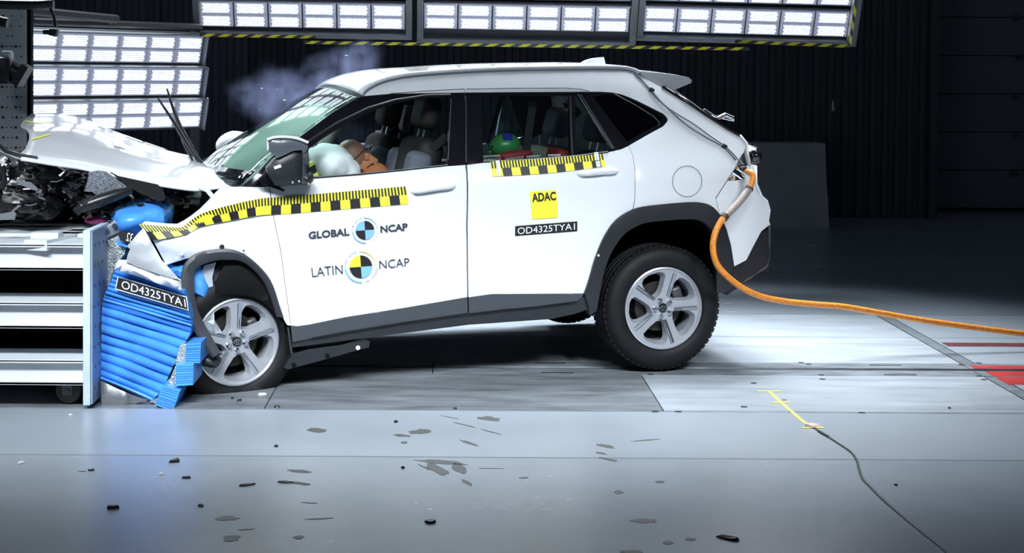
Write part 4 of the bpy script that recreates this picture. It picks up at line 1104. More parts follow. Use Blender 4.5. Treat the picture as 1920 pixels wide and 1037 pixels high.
def text_mesh(s, bold=0):
    c = bpy.data.curves.new('writing', 'FONT'); c.body = s; c.resolution_u = 3; c.offset = bold
    o = bpy.data.objects.new('writing', c); COL.objects.link(o)
    bpy.context.view_layer.update()
    dg = bpy.context.evaluated_depsgraph_get(); me = o.evaluated_get(dg).to_mesh()
    vs = [Vector((v.co.x, v.co.y)) for v in me.vertices]; fs = [tuple(p.vertices) for p in me.polygons]
    o.evaluated_get(dg).to_mesh_clear(); bpy.data.objects.remove(o); bpy.data.curves.remove(c)
    return vs, fs
def write(name, s, c4, m, place, parent, bold=0):
    """lettering filling the quad c4 = TL, TR, BR, BL in the photograph's pixels"""
    vs, fs = text_mesh(s, bold)
    x0, x1 = min(v.x for v in vs), max(v.x for v in vs); y0, y1 = min(v.y for v in vs), max(v.y for v in vs)
    out = []
    for v in vs:
        a, t = (v.x - x0) / (x1 - x0), (v.y - y0) / (y1 - y0)
        out.append(place(*lerp2(lerp2(c4[3], c4[2], a), lerp2(c4[0], c4[1], a), t)))
    return mesh_obj(name, out, fs, m, parent, 0)
on_car = lambda x, y: cl(x, y, off=-.0062)
ST = quad('sticker', [(993.5, 359.5), (1043.5, 356), (1046.5, 408), (997.5, 411)], YELLOW, label='square yellow sticker on the rear door')
write('lettering', 'ADAC', [(996.5, 362.5), (1042, 359), (1043, 375.5), (998, 379.5)], BLACKP, on_car, ST, .035)
ST = quad('number_strip', [(966, 424), (1082.5, 415), (1082.5, 433.5), (966, 442.5)], BLACKP, label='black number strip on the rear door')
write('lettering', 'OD4325TYA1', [(970.5, 427), (1078, 418.5), (1078, 430.5), (970.5, 439.5)], WHITEP, on_car, ST)
def roundel(cx_, cy_, r, ring, c_tl, c_br, ringcol, txt1, txt2, tilt=-4):
    P = lambda x, y: cl(cx_ + (x * math.cos(R(tilt)) + y * math.sin(R(tilt))) * r, cy_ - (-x * math.sin(R(tilt)) + y * math.cos(R(tilt))) * r, off=-.0062)
    RO = bpy.data.objects.new('roundel', None); link(RO, CAR)
    for k, m_ in enumerate((BLACKP, c_tl, BLACKP, c_br)):
        b = MB(); b.add([P(0, 0)] + [P(math.cos(R(90 * k + a)), math.sin(R(90 * k + a))) for a in range(0, 91, 6)], [tuple(range(17))[::1]])
        b.obj('quadrant', m_, RO, 0)
    for (a0, a1, m_) in ((5, 92, ringcol), (182, 270, BLUEP)):
        b = MB(); vs = []; n = 18
        for i in range(n + 1):
            a = R(a0 + (a1 - a0) * i / n); vs += [P(math.cos(a) * ring, math.sin(a) * ring), P(math.cos(a) * ring * 1.1, math.sin(a) * ring * 1.1)]
        b.add(vs, [(2 * i, 2 * i + 1, 2 * i + 3, 2 * i + 2) for i in range(n)]); b.obj('ring_arc', m_, RO, 0)
    for s, a0, a1, inward in ((txt1, 176, 100, False), (txt2, 284, 352, True)):
        for i, ch in enumerate(s):
            if ch == ' ': continue
            t = (i + .5) / len(s); a = R(a0 + (a1 - a0) * t)
            vs, fs = text_mesh(ch)
            h = ring * .17 if len(s) > 5 else ring * .17
            wv = [(v.x - .3) * h * 1.25 for v in vs]; hv = [(v.y) * h * 1.35 for v in vs]
            out = []
            for x, y in zip(wv, hv):
                if not inward: rr = ring * .97 + y; ang = a - x / ring
                else: rr = ring * 1.16 - y; ang = a + x / ring
                out.append(P(rr * math.cos(ang), rr * math.sin(ang)))
            mesh_obj('letter', out, fs, GREYP, RO, 0)
    return RO
INK = mat('dark_print', (.035, .045, .06), .45)
write('lettering', 'GLOBAL', [(578.5, 434.5), (654.5, 427.5), (655.5, 441.5), (578.5, 448.5)], INK, on_car, CAR, .035)
write('lettering', 'NCAP', [(713, 423.5), (764, 418), (765, 432), (713.5, 436.5)], INK, on_car, CAR, .035)
roundel(684.4, 431.8, 17.6, 1.28, BLUEP, BLUEP, mat('pale_blue_print', (.4, .58, .92), .4), 'FOR SAFER', 'CARS')
write('lettering', 'LATIN', [(583.5, 502.5), (642, 496.5), (643, 513.5), (585.5, 519.5)], INK, on_car, CAR, -.004)
write('lettering', 'NCAP', [(711, 488.5), (767, 483.5), (768, 499), (711.5, 505)], INK, on_car, CAR, -.004)
roundel(676.7, 500.3, 21.3, 1.30, LYELP, BLUEP, mat('soft_yellow_print', (.8, .78, .3), .4), 'PARA AUTOS', 'MÁS SEGUROS')
quad('tape_label', [(929.5, 301.5), (935.5, 301), (939, 328), (932, 329)], WHITEP, -.0075)
write('lettering', '350 mm 0', [(935, 304.5), (936.8, 325), (932.6, 326.5), (930.5, 305)], GREYP, lambda x, y: cl(x, y, off=-.0085), CAR)
quad('tape_label', [(1114, 285.5), (1121.5, 285), (1126.5, 314), (1119, 315)], WHITEP, -.0075)
write('lettering', '1 mm 0 1', [(1120.5, 287), (1125, 312.5), (1120.5, 313.5), (1116, 288)], GREYP, lambda x, y: cl(x, y, off=-.0085), CAR)
# number strip on the block, mirrored remnant on the torn flap
def on_block(y): return lambda px, py: on_y(px, py, y) - ORG
YB_ = YF - .048
b = MB(); q4 = [(222, 520), (349, 558), (352, 581), (217.5, 541)]
for nm, gr, m_, dy in (('number_strip', 1.5, WHITEP, 0), ('number_strip', 0, BLACKP, -.0012)):
    vs = []; N = 8; cc = [(q4[0][0] - gr, q4[0][1] - gr), (q4[1][0] + gr, q4[1][1] - gr), (q4[2][0] + gr, q4[2][1] + gr), (q4[3][0] - gr, q4[3][1] + gr)]
    for i in range(N + 1):
        t = i / N; u_, l_ = lerp2(cc[0], cc[1], t), lerp2(cc[3], cc[2], t); vs += [on_block(YB_ + dy)(*u_), on_block(YB_ + dy)(*l_)]
    mesh_obj(nm, vs, [(2 * i, 2 * i + 1, 2 * i + 3, 2 * i + 2) for i in range(N)], m_, HB, 0, 'black number strip with white border')
write('lettering', 'OD4325TYA1', [(229, 525.5), (347, 561), (348.5, 576), (227, 540.5)], WHITEP, on_block(YB_ - .0024), HB)
write('lettering', '32', [(250, 438.5), (239, 435.5), (236, 451), (247, 455)], WHITEP, on_block(7.957), BA)
# ---------------------------------------------------------------- interior
SEAT = mat('seat_black', (.006, .006, .007), .65, bump=.2, bump_scale=200)
SEATG = mat('seat_grey', (.10, .115, .15), .6, bump=.2, bump_scale=200)
TRIM = mat('cabin_trim', (.02, .022, .026), .6)
b = MB(); b.rbox((-.85, 0, .46), (2.3, 1.5, .06), .02); b.obj('cabin_floor', TRIM, CAR)
b = MB(); b.rbox((-2.02, 0, .92), (.42, 1.48, .22), .08, 4); b.rbox((-2.2, 0, .70), (.2, 1.5, .5), .05); b.obj('dashboard', TRIM, CAR)
b = MB(); b.rbox((-1.3, 0, .62), (1.0, .24, .26), .05); b.obj('centre_console', TRIM, CAR)
def seat(u, v, w, lean, label, side_m, rear=False):
    S = bpy.data.objects.new('seat', None); link(S, CAR); S['label'] = label; S.location = (u, v, w)
    b = MB(); b.rbox((-.26, 0, .0), (.54, .50, .17), .06, 4); b.rbox((-.26, .22, .05), (.50, .09, .14), .04); b.rbox((-.26, -.22, .05), (.50, .09, .14), .04); b.obj('cushion', SEAT, S)
    e = (0, R(lean), 0)
    b = MB(); b.rbox((.04 + .33 * math.sin(R(lean)), 0, .36), (.17, .46, .62), .07, 4, e); b.obj('backrest', SEAT, S)
    for s_ in (-1, 1):
        b = MB(); b.rbox((-.02 + .33 * math.sin(R(lean)), .21 * s_, .34), (.15, .10, .52), .05, 4, e); b.obj('bolster', side_m, S)
    hx, hz = .04 + .70 * math.sin(R(lean)), .80
    b = MB(); b.rbox((hx, 0, hz), (.12, .27, .19), .05, 4, e); b.obj('headrest', SEAT if not rear else side_m, S)
    for s_ in (-.06, .06):
        b = MB(); b.tube([(hx - .02, s_, hz - .08), (hx - .05, s_, hz - .20)], .006, 8); b.obj('headrest_post', CHROME, S)
    return S
d = cp(800, 215, -.37)
seat(d.x - .20, -.37, d.z - .79, 13, 'black front seat behind the driver dummy', SEATG)
seat(d.x - .24, .37, d.z - .80, 13, 'far front seat', SEATG)
d2 = cp(1062, 215, .0)
seat(d2.x - .16, -.36, d2.z - .86, 16, 'near rear seat', SEATG, True); seat(d2.x - .16, .36, d2.z - .86, 16, 'far rear seat', SEATG, True)
def belt(pts, w=.045):
    P = [Vector(p) for p in pts]; vs = []
    for i, p in enumerate(P):
        t = (P[min(i + 1, len(P) - 1)] - P[max(i - 1, 0)]).normalized(); s_ = t.cross(Vector((0, 1, 0))).normalized() * w / 2
        vs += [p + s_, p - s_, p + s_ + Vector((0, .003, 0)), p - s_ + Vector((0, .003, 0))]
    fs = []
    for i in range(len(P) - 1):
        a = i * 4; fs += [(a, a + 1, a + 5, a + 4), (a + 3, a + 2, a + 6, a + 7), (a + 2, a, a + 4, a + 6), (a + 1, a + 3, a + 7, a + 5)]
    return mesh_obj('seat_belt', vs, fs, mat('belt_webbing', (.02, .02, .023), .7), CAR, 0)
belt([cp(838, 255, -.66), cp(800, 288, -.58), cp(770, 318, -.5)])
belt([cp(752, 238, .5), cp(725, 258, .45), cp(700, 272, .40)])
belt([cp(1000, 190, -.55), cp(990, 260, -.5), cp(985, 310, -.45)])
b = MB(); b.tube([cp(690, 277, .3), cp(700, 274, .3)], .022, 8); b.tube([cp(684, 279, .3), cp(692, 276, .3)], .010, 8); b.obj('belt_buckle', CHROME, CAR)
# far door inner trim seen through the windows
b = MB(); b.rbox((-1.62, .80, .80), (1.0, .05, .62), .02); b.rbox((-1.62, .79, 1.115), (1.0, .06, .02), .008); b.obj('door_card', TRIM, CAR)
b = MB(); b.rbox((-.5, .80, .80), (1.0, .05, .62), .02); b.obj('door_card', TRIM, CAR)
for x0, y0, x1, y1 in ((688, 285.5, 730, 281), (955, 261.5, 993, 259.5)):
    b = MB(); b.tube([cp(x0, y0, .80), cp(x1, y1, .80)], .010, 8); b.obj('sill_strip', PAINT, CAR)
for pts, r_ in (([(745, 200), (736, 240), (729, 280)], .004), ([(749, 246), (742, 284)], .008), ([(941, 187), (936, 220), (930, 254)], .005)):
    b = MB(); b.tube([cp(x, y, .82) for x, y in pts], r_, 8); b.obj('pillar_strip', EDGE, CAR)
for px in (708, 715):
    b = MB(); b.box(cp(px, 252, .95), (.012 if px == 715 else .03, .01, .05)); b.obj('switch_panel', EDGE, CAR)
b = MB(); b.rbox(cp(757, 222, .5), (.05, .25, .17), .02, rot=(0, R(12), 0)); b.obj('headrest', SEATG, CAR)
b = MB(); b.lathe([(.17, -.02), (.185, 0), (.17, .02), (.155, 0)], 32, 'x', cp(606, 318, -.37), closed=True, M=Matrix.Rotation(R(-22), 4, 'Y')); b.obj('steering_wheel', TRIM, CAR)
# airbags
AIRB = mat('airbag_cloth', (.72, .80, .80), .75, bump=.15, bump_scale=12)
ac = cp(622, 312, -.40)
b = MB(); b.ell(ac, (.15, .26, .115), (0, R(24), 0), 48, 30, fn=lambda p: p * (1 + .14 * noise.noise(p * 8) + .16 * abs(noise.noise(p * 11 + Vector((3, 1, 2)))))); b.obj('airbag', AIRB, CAR, 70, 'inflated white driver airbag')
ac = cp(528, 280, .22)
b = MB(); b.ell(ac, (.40, .46, .17), (0, R(-33), 0), 40, 24, fn=lambda p: p * (1 + .06 * noise.noise(p * 7))); b.obj('airbag', mat('airbag_cloth_far', (.70, .76, .72), .8), CAR, 70, 'inflated passenger airbag behind the windshield')
b = MB(); b.tube([cp(580, 308, -.55), cp(588, 332, -.55)], .026, 10); b.obj('yellow_marker', BLACKP, CAR)
for a_ in ((578, 306, 581, 312), (586, 326, 590, 334)):
    b = MB(); b.tube([cp(a_[0], a_[1], -.55), cp(a_[2], a_[3], -.55)], .028, 10); b.obj('yellow_marker', mat('marker_yellow', (.75, .8, .15), .5), CAR)
# ---------------------------------------------------------------- crash-test dummies
SKIN = mat('dummy_vinyl', (.27, .155, .105), .45); SKIN2 = mat('dummy_vinyl_orange', (.42, .17, .07), .5); SHIRT = mat('dummy_shirt', (.17, .15, .125), .8)
def skinned(name, nodes, edges, rad, m, parent, lvl=2):
    me = bpy.data.meshes.new(name); me.from_pydata([tuple(n) for n in nodes], edges, [])
    o = bpy.data.objects.new(name, me); link(o, parent)
    o.modifiers.new('skin', 'SKIN'); s = o.modifiers.new('sub', 'SUBSURF'); s.levels = lvl; s.render_levels = lvl
    for v, r_ in zip(me.skin_vertices[0].data, rad): v.radius = (r_, r_) if not isinstance(r_, tuple) else r_; v.use_root = False
    me.skin_vertices[0].data[0].use_root = True
    o.modifiers['skin'].use_smooth_shade = True
    dg = bpy.context.evaluated_depsgraph_get(); em = bpy.data.meshes.new_from_object(o.evaluated_get(dg))
    o.modifiers.clear(); o.data = em; em.materials.clear(); em.materials.append(m)
    for p in em.polygons: p.use_smooth = True
    return o
def local_thing(name, label, cat, p):
    q = CM_ @ Vector(p); M = CM_.copy(); M.translation = q
    return thing(name, label, cat, M=M)
hd = cp(660, 291, -.37)
DU = local_thing('crash_test_dummy', 'adult crash test dummy with brown head slumped against the white airbag', 'dummy', (hd.x + .35, -.37, hd.z - .62))
O_ = Vector((hd.x + .35, -.37, hd.z - .62))
hl = hd - O_
nk = cp(688, 306, -.37) - O_; sh = cp(704, 326, -.37) - O_ + Vector((0, 0, -.05))
pel = Vector((.10, 0, .06))
nodes = [pel, (pel + sh) / 2 + Vector((.02, 0, 0)), sh, nk,
         sh + Vector((-.02, -.19, .0)), sh + Vector((-.20, -.22, -.20)), sh + Vector((-.40, -.15, -.10)), sh + Vector((-.46, -.14, -.07)),
         sh + Vector((-.02, .19, .0)), sh + Vector((-.20, .22, -.20)), sh + Vector((-.40, .15, -.10)), sh + Vector((-.46, .14, -.07)),
         pel + Vector((-.05, -.10, 0)), pel + Vector((-.46, -.13, .06)), pel + Vector((-.72, -.12, -.24)), pel + Vector((-.82, -.12, -.25)),
         pel + Vector((-.05, .10, 0)), pel + Vector((-.46, .13, .06)), pel + Vector((-.72, .12, -.24)), pel + Vector((-.82, .12, -.25))]
edges = [(0, 1), (1, 2), (2, 3), (2, 4), (4, 5), (5, 6), (6, 7), (2, 8), (8, 9), (9, 10), (10, 11), (0, 12), (12, 13), (13, 14), (14, 15), (0, 16), (16, 17), (17, 18), (18, 19)]
rad = [.14, .13, .12, .06, .065, .05, .04, .035, .065, .05, .04, .035, .09, .07, .05, .045, .09, .07, .05, .045]
skinned('body', nodes, edges, rad, SKIN2, DU)
b = MB(); b.ell(hl, (.082, .075, .092), (0, R(-42), 0), 32, 20, fn=lambda p: Vector((p.x + .012 * max(0, -p.z / .09) * (-1), p.y * (1 - .15 * max(0, -p.z / .09)), p.z)))
b.ell(hl + Vector((-.075, 0, -.035)), (.016, .012, .02), None, 10, 8); HE = b.obj('head', SKIN, DU, 60)
rot = Euler((0, R(-42), 0)).to_matrix()
b = MB(); b.tube([hl + rot @ Vector((.0835 * math.cos(t / 30 * math.tau) + .004, .0765 * math.sin(t / 30 * math.tau), -.012)) for t in range(31)], .0022, 6); b.obj('cap_seam', BLACKP, HE)
for s_ in (-1, 1):
    b = MB(); b.ell(hl + rot @ Vector((-.06, .035 * s_, -.02)), (.012, .01, .008), None, 10, 6); b.obj('eye', BLACKP, HE)
b = MB(); b.rbox(nk, (.08, .10, .10), .012, 2, (0, R(32), 0)); b.obj('neck_collar', SKIN2, DU)
b = MB(); b.rbox(cp(695, 312, -.43) - O_, (.018, .004, .045), .002, 1, (0, R(55), 0)); b.obj('marker', BLACKP, DU)
b = MB(); b.tube([cp(692, 288, -.40) - O_, cp(703, 306, -.40) - O_], .004, 6); b.obj('sensor_cable', CHROME, DU)
b = MB(); b.rbox(cp(686, 293, -.40) - O_, (.03, .06, .04), .006); b.obj('neck_bracket', SKIN2, DU)
# child seat, dummies in the back
cc = cp(955, 296, -.40)
CS = local_thing('child_carrier', 'red and black child seat below the rear window', 'child seat', cc + Vector((.05, 0, -.45)))
Oc = cc + Vector((.05, 0, -.45))
REDS = mat('child_seat_red', (.30, .012, .02), .6)
b = MB(); b.rbox((.0, 0, .14), (.46, .40, .16), .05, 4); b.obj('base', SEAT, CS)
b = MB(); b.rbox((.18, 0, .33), (.10, .38, .36), .04, 4, (0, R(14), 0)); b.obj('backrest', REDS, CS)
for s_ in (-1, 1):
    b = MB(); b.rbox((-.0, .19 * s_, .34), (.34, .05, .22), .025, 3); b.obj('side_wing', SEAT if s_ > 0 else REDS, CS)
b = MB(); b.ell(cp(965, 291, -.52) - Oc, (.11, .04, .028), (0, R(-6), 0), 20, 10); b.obj('red_padding', REDS, CS)
b = MB()
for r_, (x0, x1, y0, y1) in enumerate(((907, 936, 292.5, 291), (908, 938, 298, 297), (948, 981, 297, 293.5), (988, 1012, 293, 291.5), (1028, 1050, 290.5, 289.5))):
    for i in range(12):
        t = i / 11
        for dy in (0, 2.2): b.ell(cp(x0 + (x1 - x0) * t, y0 + (y1 - y0) * t + dy, -.80), (.0022, .001, .0022), None, 6, 4)
q = b.obj('dotted_trim', WHITEP, CAR, 0); q['kind'] = 'stuff'
gd = cp(947, 274, -.36)
CD = local_thing('child_dummy', 'child crash test dummy with green head and blue patch bent forward in the rear', 'dummy', gd + Vector((.22, 0, -.30)))
Og = gd + Vector((.22, 0, -.30)); g0 = gd - Og
s1 = cp(985, 283, -.36) - Og; s2 = cp(1008, 288, -.36) - Og
nodes = [Vector((.24, 0, .02)), s2 * .6 + Vector((.12, 0, .05)), s1, s1.lerp(g0, .45), s1 + Vector((-.02, -.11, -.03)), s1 + Vector((-.12, -.13, -.13)), s1 + Vector((-.2, -.10, -.16)), s1 + Vector((-.02, .11, -.03)), s1 + Vector((-.12, .13, -.13)), s1 + Vector((-.2, .1, -.16)),
         Vector((.02, -.08, .02)), Vector((-.14, -.08, -.12)), Vector((.02, .08, .02)), Vector((-.14, .08, -.12))]
skinned('body', nodes, [(0, 1), (1, 2), (2, 3), (2, 4), (4, 5), (5, 6), (2, 7), (7, 8), (8, 9), (0, 10), (10, 11), (0, 12), (12, 13)], [.08, .075, .06, .035, .04, .032, .026, .04, .032, .026, .055, .04, .055, .04], SHIRT, CD)
GREEN = mat('green_head', (.05, .23, .07), .3)
b = MB(); b.ell(g0, (.095, .078, .072), (0, R(-8), 0), 32, 20); b.ell(g0 + Vector((-.085, 0, -.035)), (.014, .012, .014), None, 10, 8); HE = b.obj('head', GREEN, CD, 60)
b = MB(); c = g0 + Vector((.0, -.045, .050)); b.rbox(c, (.055, .05, .030), .006, 2, (R(35), R(6), 0)); b.obj('blue_patch', mat('blue_patch', (.02, .03, .42), .5), HE)
for s_ in (-1, 1):
    b = MB(); b.ell(g0 + Vector((-.082, .03 * s_, .0)), (.01, .01, .008), None, 8, 6); b.obj('eye', BLACKP, HE)
b = MB(); b.rbox(cp(980, 270, -.40) - Og, (.012, .04, .06), .004, 2, (0, R(20), 0)); b.obj('marker', BLACKP, CD)
# ---------------------------------------------------------------- crushed engine bay
WRK = mat('wreck_black', (.005, .0055, .0065), .35, noise_amt=.5, noise_scale=20)
WRK2 = mat('wreck_grey', (.014, .015, .018), .3, noise_amt=.4, noise_scale=25)
WRK3 = mat('wreck_silver', (.45, .48, .52), .3, .7)
random.seed(11)
def lump(name, c, rad, m, fr=5, amp=.5, nu=40, nv=24):
    b = MB(); off = Vector((random.random() * 9, random.random() * 9, 3))
    b.ell(c, rad, None, nu, nv, fn=lambda p: p * (1 + amp * noise.noise(Vector((p.x * fr, p.y * fr * .6, p.z * fr * 2)) + off) + .3 * amp * noise.noise(p * fr * 4 + off)))
    return b.obj(name, m, CAR, 25)
for (px, py, v, ru, rv, rw_) in ((40, 365, -.1, .26, .5, .12), (130, 360, .1, .26, .5, .15), (215, 350, .1, .22, .5, .13), (300, 372, .15, .22, .5, .10), (-40, 370, .0, .2, .5, .15), (60, 330, .25, .26, .4, .13), (-20, 320, .3, .2, .4, .1)):
    lump('crushed_engine', cp(px, py, v), (ru, rv, rw_), WRK)
b = MB(); b2 = MB(); b3 = MB()
for i in range(430):
    px = random.uniform(-70, 330); lo_ = 300 + max(0, px) * .14; py = random.uniform(lo_ - 4, 412 - max(0, px - 230) * .4)
    v = random.uniform(-.72, -.40)
    c = cp(px, py, v); s_ = random.uniform(.012, .05)
    q = [Vector((random.uniform(-1, 1), random.uniform(-.6, .6), random.uniform(-.7, .7))) * s_ for _ in range(4)]
    t = b if i % 9 > 3 else (b2 if i % 9 > 0 else b3)
    if t is b3: q = [p * .5 for p in q]; q[1].x *= 3
    t.add([c + p for p in q] + [c + p + Vector((0, .004, 0)) for p in q], [(0, 1, 2), (0, 2, 3), (0, 1, 3), (4, 6, 5), (4, 7, 6), (0, 4, 5, 1), (1, 5, 6, 2), (2, 6, 7, 3)])
for bb, m_ in ((b, WRK), (b2, WRK2), (b3, WRK3)):
    q = bb.obj('broken_fragments', m_, CAR, 0); q['kind'] = 'stuff'
for i in range(16):
    px = random.uniform(0, 250); py = random.uniform(330, 405); a = random.uniform(-.9, .9); L = random.uniform(8, 26)
    b = MB(); b.tube([cp(px, py, -.73), cp(px + L * .5, py + a * L * .3 + 2, -.75), cp(px + L, py + a * L * .7, -.73)], random.choice([.0025, .004, .006]), 6); b.obj('broken_bracket', random.choice([WRK3, WRK2, WRK2]), CAR)
sheet('broken_headlamp', [(167, 325), (176, 321), (186, 320), (200, 322.5), (219, 336), (238.5, 349.6), (212, 361), (192, 370), (182, 367), (172, 360), (158, 359), (163, 345)], -.76, mat('shattered_lens', (.20, .22, .25), .25, .2, noise_amt=.95, noise_scale=130), .05, puff=.015)
panel('lamp_edge', [(200, 322.5), (219, 336), (238.5, 349.6), (226, 355), (222, 343), (206, 330)], mat('lamp_rim', (.35, .45, .5), .25, .5), off=.09, thick=.01, far=False, grid=.04)
sheet('liner_flap', [(206, 322), (222, 330), (250, 336), (296, 346), (306, 356), (310, 370), (308, 376), (298, 376.5), (284, 371), (262, 362), (240, 350)], -.74, mat('liner_brown', (.012, .012, .012), .4), .02, puff=.03)
b = MB(); b.tube([cp(152, 388, -.78), cp(185, 377, -.78), (cp(222, 364, -.78)), cp(246, 357, -.76)], [.03, .034, .03, .018], 12); b.obj('bumper_beam', WRK2, CAR)
b = MB(); b.tube([cp(142, 398, -.78), cp(160, 380, -.79), cp(175, 372, -.78)], .022, 10); b.obj('hose', WRK2, CAR)
sheet('torn_grille', [(-10, 413), (28, 412), (30, 400), (26, 396), (40, 386), (34, 384), (20, 398), (-10, 402)], -.84, WRK3, puff=.01)
sheet('radiator_support', [(30, 336), (44, 340), (58, 342), (70, 352), (72, 357), (60, 356), (44, 349), (34, 345)], -.80, WRK3, .02, puff=.02)
for pts, r_ in (([(-6, 268), (10, 283), (40, 292), (70, 297)], .012), ([(-6, 275), (20, 288), (60, 301)], .007), ([(-6, 320), (4, 312), (8, 340), (2, 355)], .016), ([(110, 312), (122, 320), (112, 330)], .008), ([(0, 283), (30, 296), (50, 300)], .006)):
    b = MB(); b.tube([cp(x, y, -.70) for x, y in pts], r_, 8); b.obj('bent_rod', WRK3 if r_ < .012 else WRK2, CAR)
b = MB(); b.ell(cp(180, 413, -.66), (.06, .05, .02), None, 12, 8); b.obj('coolant_cap', mat('magenta_plastic', (.25, .02, .12), .4), CAR)
sheet('fender_bracket', [(346, 432), (340, 425), (350, 420), (372, 398), (392, 386), (395, 392), (378, 405), (360, 420)], -.78, PAINT_IN, .01)
sheet('inner_arch', [(292, 451), (330, 446), (362, 455), (364, 470), (330, 484), (306, 480), (299, 468)], -.80, ALU_SH, .01, puff=.02)
sheet('bulkhead', [(300, 345), (360, 352), (420, 348), (455, 350), (460, 420), (300, 425), (250, 420), (235, 390)], .05, WRK, .05)
# wipers sprung up from the cowl
for k, pts in enumerate(([(313, 166), (331, 222), (356, 268), (390, 326)], [(296, 184), (325, 228), (352, 272), (386, 324)], [(316, 178), (338, 236), (345, 268), (372, 322)], [(330, 226), (352, 262), (378, 316), (392, 328)])):
    P = [cp(x, y, -.05 + .03 * k) for x, y in sm(pts, 4)]
    b = MB(); b.tube(P, [.012 - .007 * abs(1 - 2 * i / (len(P) - 1)) for i in range(len(P))], 6); b.obj('wiper_arm' if k % 2 else 'wiper_blade', BLACK_PL, CAR)
# clips and wires on the rear pillar
for pts in ([(1192, 135), (1205, 152), (1222, 170), (1245, 196), (1270, 214), (1300, 232), (1330, 254), (1359, 274), (1378, 292), (1390, 308)], [(1190, 136), (1212, 160), (1232, 184), (1262, 212), (1290, 236), (1322, 256), (1357, 276), (1380, 300)]):
    P = [cl(*q, off=-.006) for q in sm(pts, 4)]; b = MB(); b.tube(P, .0038, 6); b.obj('sensor_wire', mat('wire_grey', (.16, .18, .2), .5), CAR)
for px, py in ((1222, 169), (1358.5, 274.5)):
    b = MB(); b.rbox(cl(px, py, off=-.008), (.030, .012, .024), .003, 2, (0, R(28), 0)); b.obj('wire_clip', BLACK_PL, CAR)
# ---------------------------------------------------------------- orange cable at the tail
ORA = mat('cable_orange', (.80, .27, .025), .45, noise_amt=.25, noise_scale=60, noise2=(.5, .17, .03))
cpts = [(1401, 322, 8.80), (1408, 324, 8.74), (1411.5, 332, 8.72), (1409, 345, 8.70), (1402, 358, 8.68), (1385, 380, 8.64), (1368, 397, 8.60), (1356, 409, 8.57), (1345, 427, 8.54), (1338, 448, 8.52), (1337, 471, 8.51), (1344, 495, 8.52), (1361, 516, 8.56), (1389, 538, 8.64), (1424, 555, 8.76), (1470, 565, 8.90), (1530, 571, 9.05), (1580, 575, 9.15), (1640, 585, 9.25), (1720, 599, 9.35), (1817, 613, 9.42), (1920, 626, 9.47), (2020, 638, 9.5), (2150, 650, 9.53)]
P = [on_y(*q) for q in cpts]; P[-1].z = .022; P[-2].z = max(P[-2].z, .022)
PC = catmull(P, 5)
OC = thing('orange_cable', 'thick orange cable hanging from the rear of the car to the floor', 'cable', P[0])
b = MB(); b.tube([p - P[0] for p in PC], .0175, 12); b.obj('cable', ORA, OC)
b = MB(); b.tube([p - P[0] for p in PC[4 * 5 - 1:7 * 5 + 1]], .0205, 12); b.obj('braided_sleeve', mat('braid', (.40, .34, .31), .4, .4, noise_amt=.7, noise_scale=220, bump=.8, bump_scale=220), OC)
for i in (34, 33, 18):
    b = MB(); b.tube([PC[i] - P[0], PC[i + 1] - P[0]], .024, 12); b.obj('tie', STEEL, OC)
# ---------------------------------------------------------------- tape strips and thin wire on the floor
def floor_strip(pts, w, m, th=.002, z=0):
    P = [on_z(*q) for q in pts]; vs = []
    for i, p in enumerate(P):
        t = (P[min(i + 1, len(P) - 1)] - P[max(i - 1, 0)]).normalized(); n_ = Vector((-t.y, t.x, 0)) * w / 2
        vs += [p + n_ + Vector((0, 0, z)), p - n_ + Vector((0, 0, z)), p + n_ + Vector((0, 0, z + th)), p - n_ + Vector((0, 0, z + th))]
    fs = []
    for i in range(len(P) - 1):
        a = i * 4; fs += [(a + 2, a + 3, a + 7, a + 6), (a, a + 2, a + 6, a + 4), (a + 3, a + 1, a + 5, a + 7)]
    fs += [(0, 1, 3, 2), (len(vs) - 2, len(vs) - 1, len(vs) - 3, len(vs) - 4)]
    return mesh_obj, vs, fs
FT = mat('floor_tape_yellow', (.72, .74, .12), .5)
def tape_thing(pts, w, label, m=FT, z=0):
    _, vs, fs = floor_strip(pts, w, m, z=z); o = mesh_obj('tape_strip', vs, fs, m, None, 0); tag(o, label, 'tape', 'yellow tape strips on the floor'); return o
tape_thing([(1442, 734), (1462, 753), (1485, 773), (1505, 790), (1521, 801)], .018, 'long yellow tape strip running towards the camera over the floor')
tape_thing([(1420, 734.5), (1465, 734.5)], .018, 'short yellow tape across the far end of the long tape strip', z=.002)
tape_thing([(1447, 756), (1481, 755.5)], .015, 'short yellow tape across the middle of the long tape strip', z=.002)
tape_thing([(1503, 803), (1544, 802.5)], .017, 'short yellow tape across the near end of the long tape strip', z=.002)
wp = [(1520, 799), (1530, 804), (1536, 809), (1553, 819), (1570, 830), (1595, 847), (1606, 862), (1611, 880), (1617, 897), (1630, 911), (1655, 936), (1698, 973), (1741, 1007.5), (1777, 1037), (1830, 1085)]
P = [on_z(*q, z=.004) for q in wp]
WI = thing('sensor_cable', 'thin dark cable lying on the floor from the yellow tape', 'cable', P[0])
b = MB(); b.tube([p - P[0] for p in catmull(P, 4)], .0042, 8); b.obj('cable', mat('thin_cable', (.05, .055, .05), .5), WI)
b = MB(); b.rbox(on_z(1523, 801) - P[0] + Vector((0, 0, .008)), (.05, .05, .018), .006, 2, (0, 0, R(30))); b.obj('sensor', mat('sensor_pale', (.6, .45, .4), .5), WI)
b = MB(); b.tube([P[2] - P[0], P[3] - P[0]], .007, 8); b.obj('splice', BLACK_PL, WI)
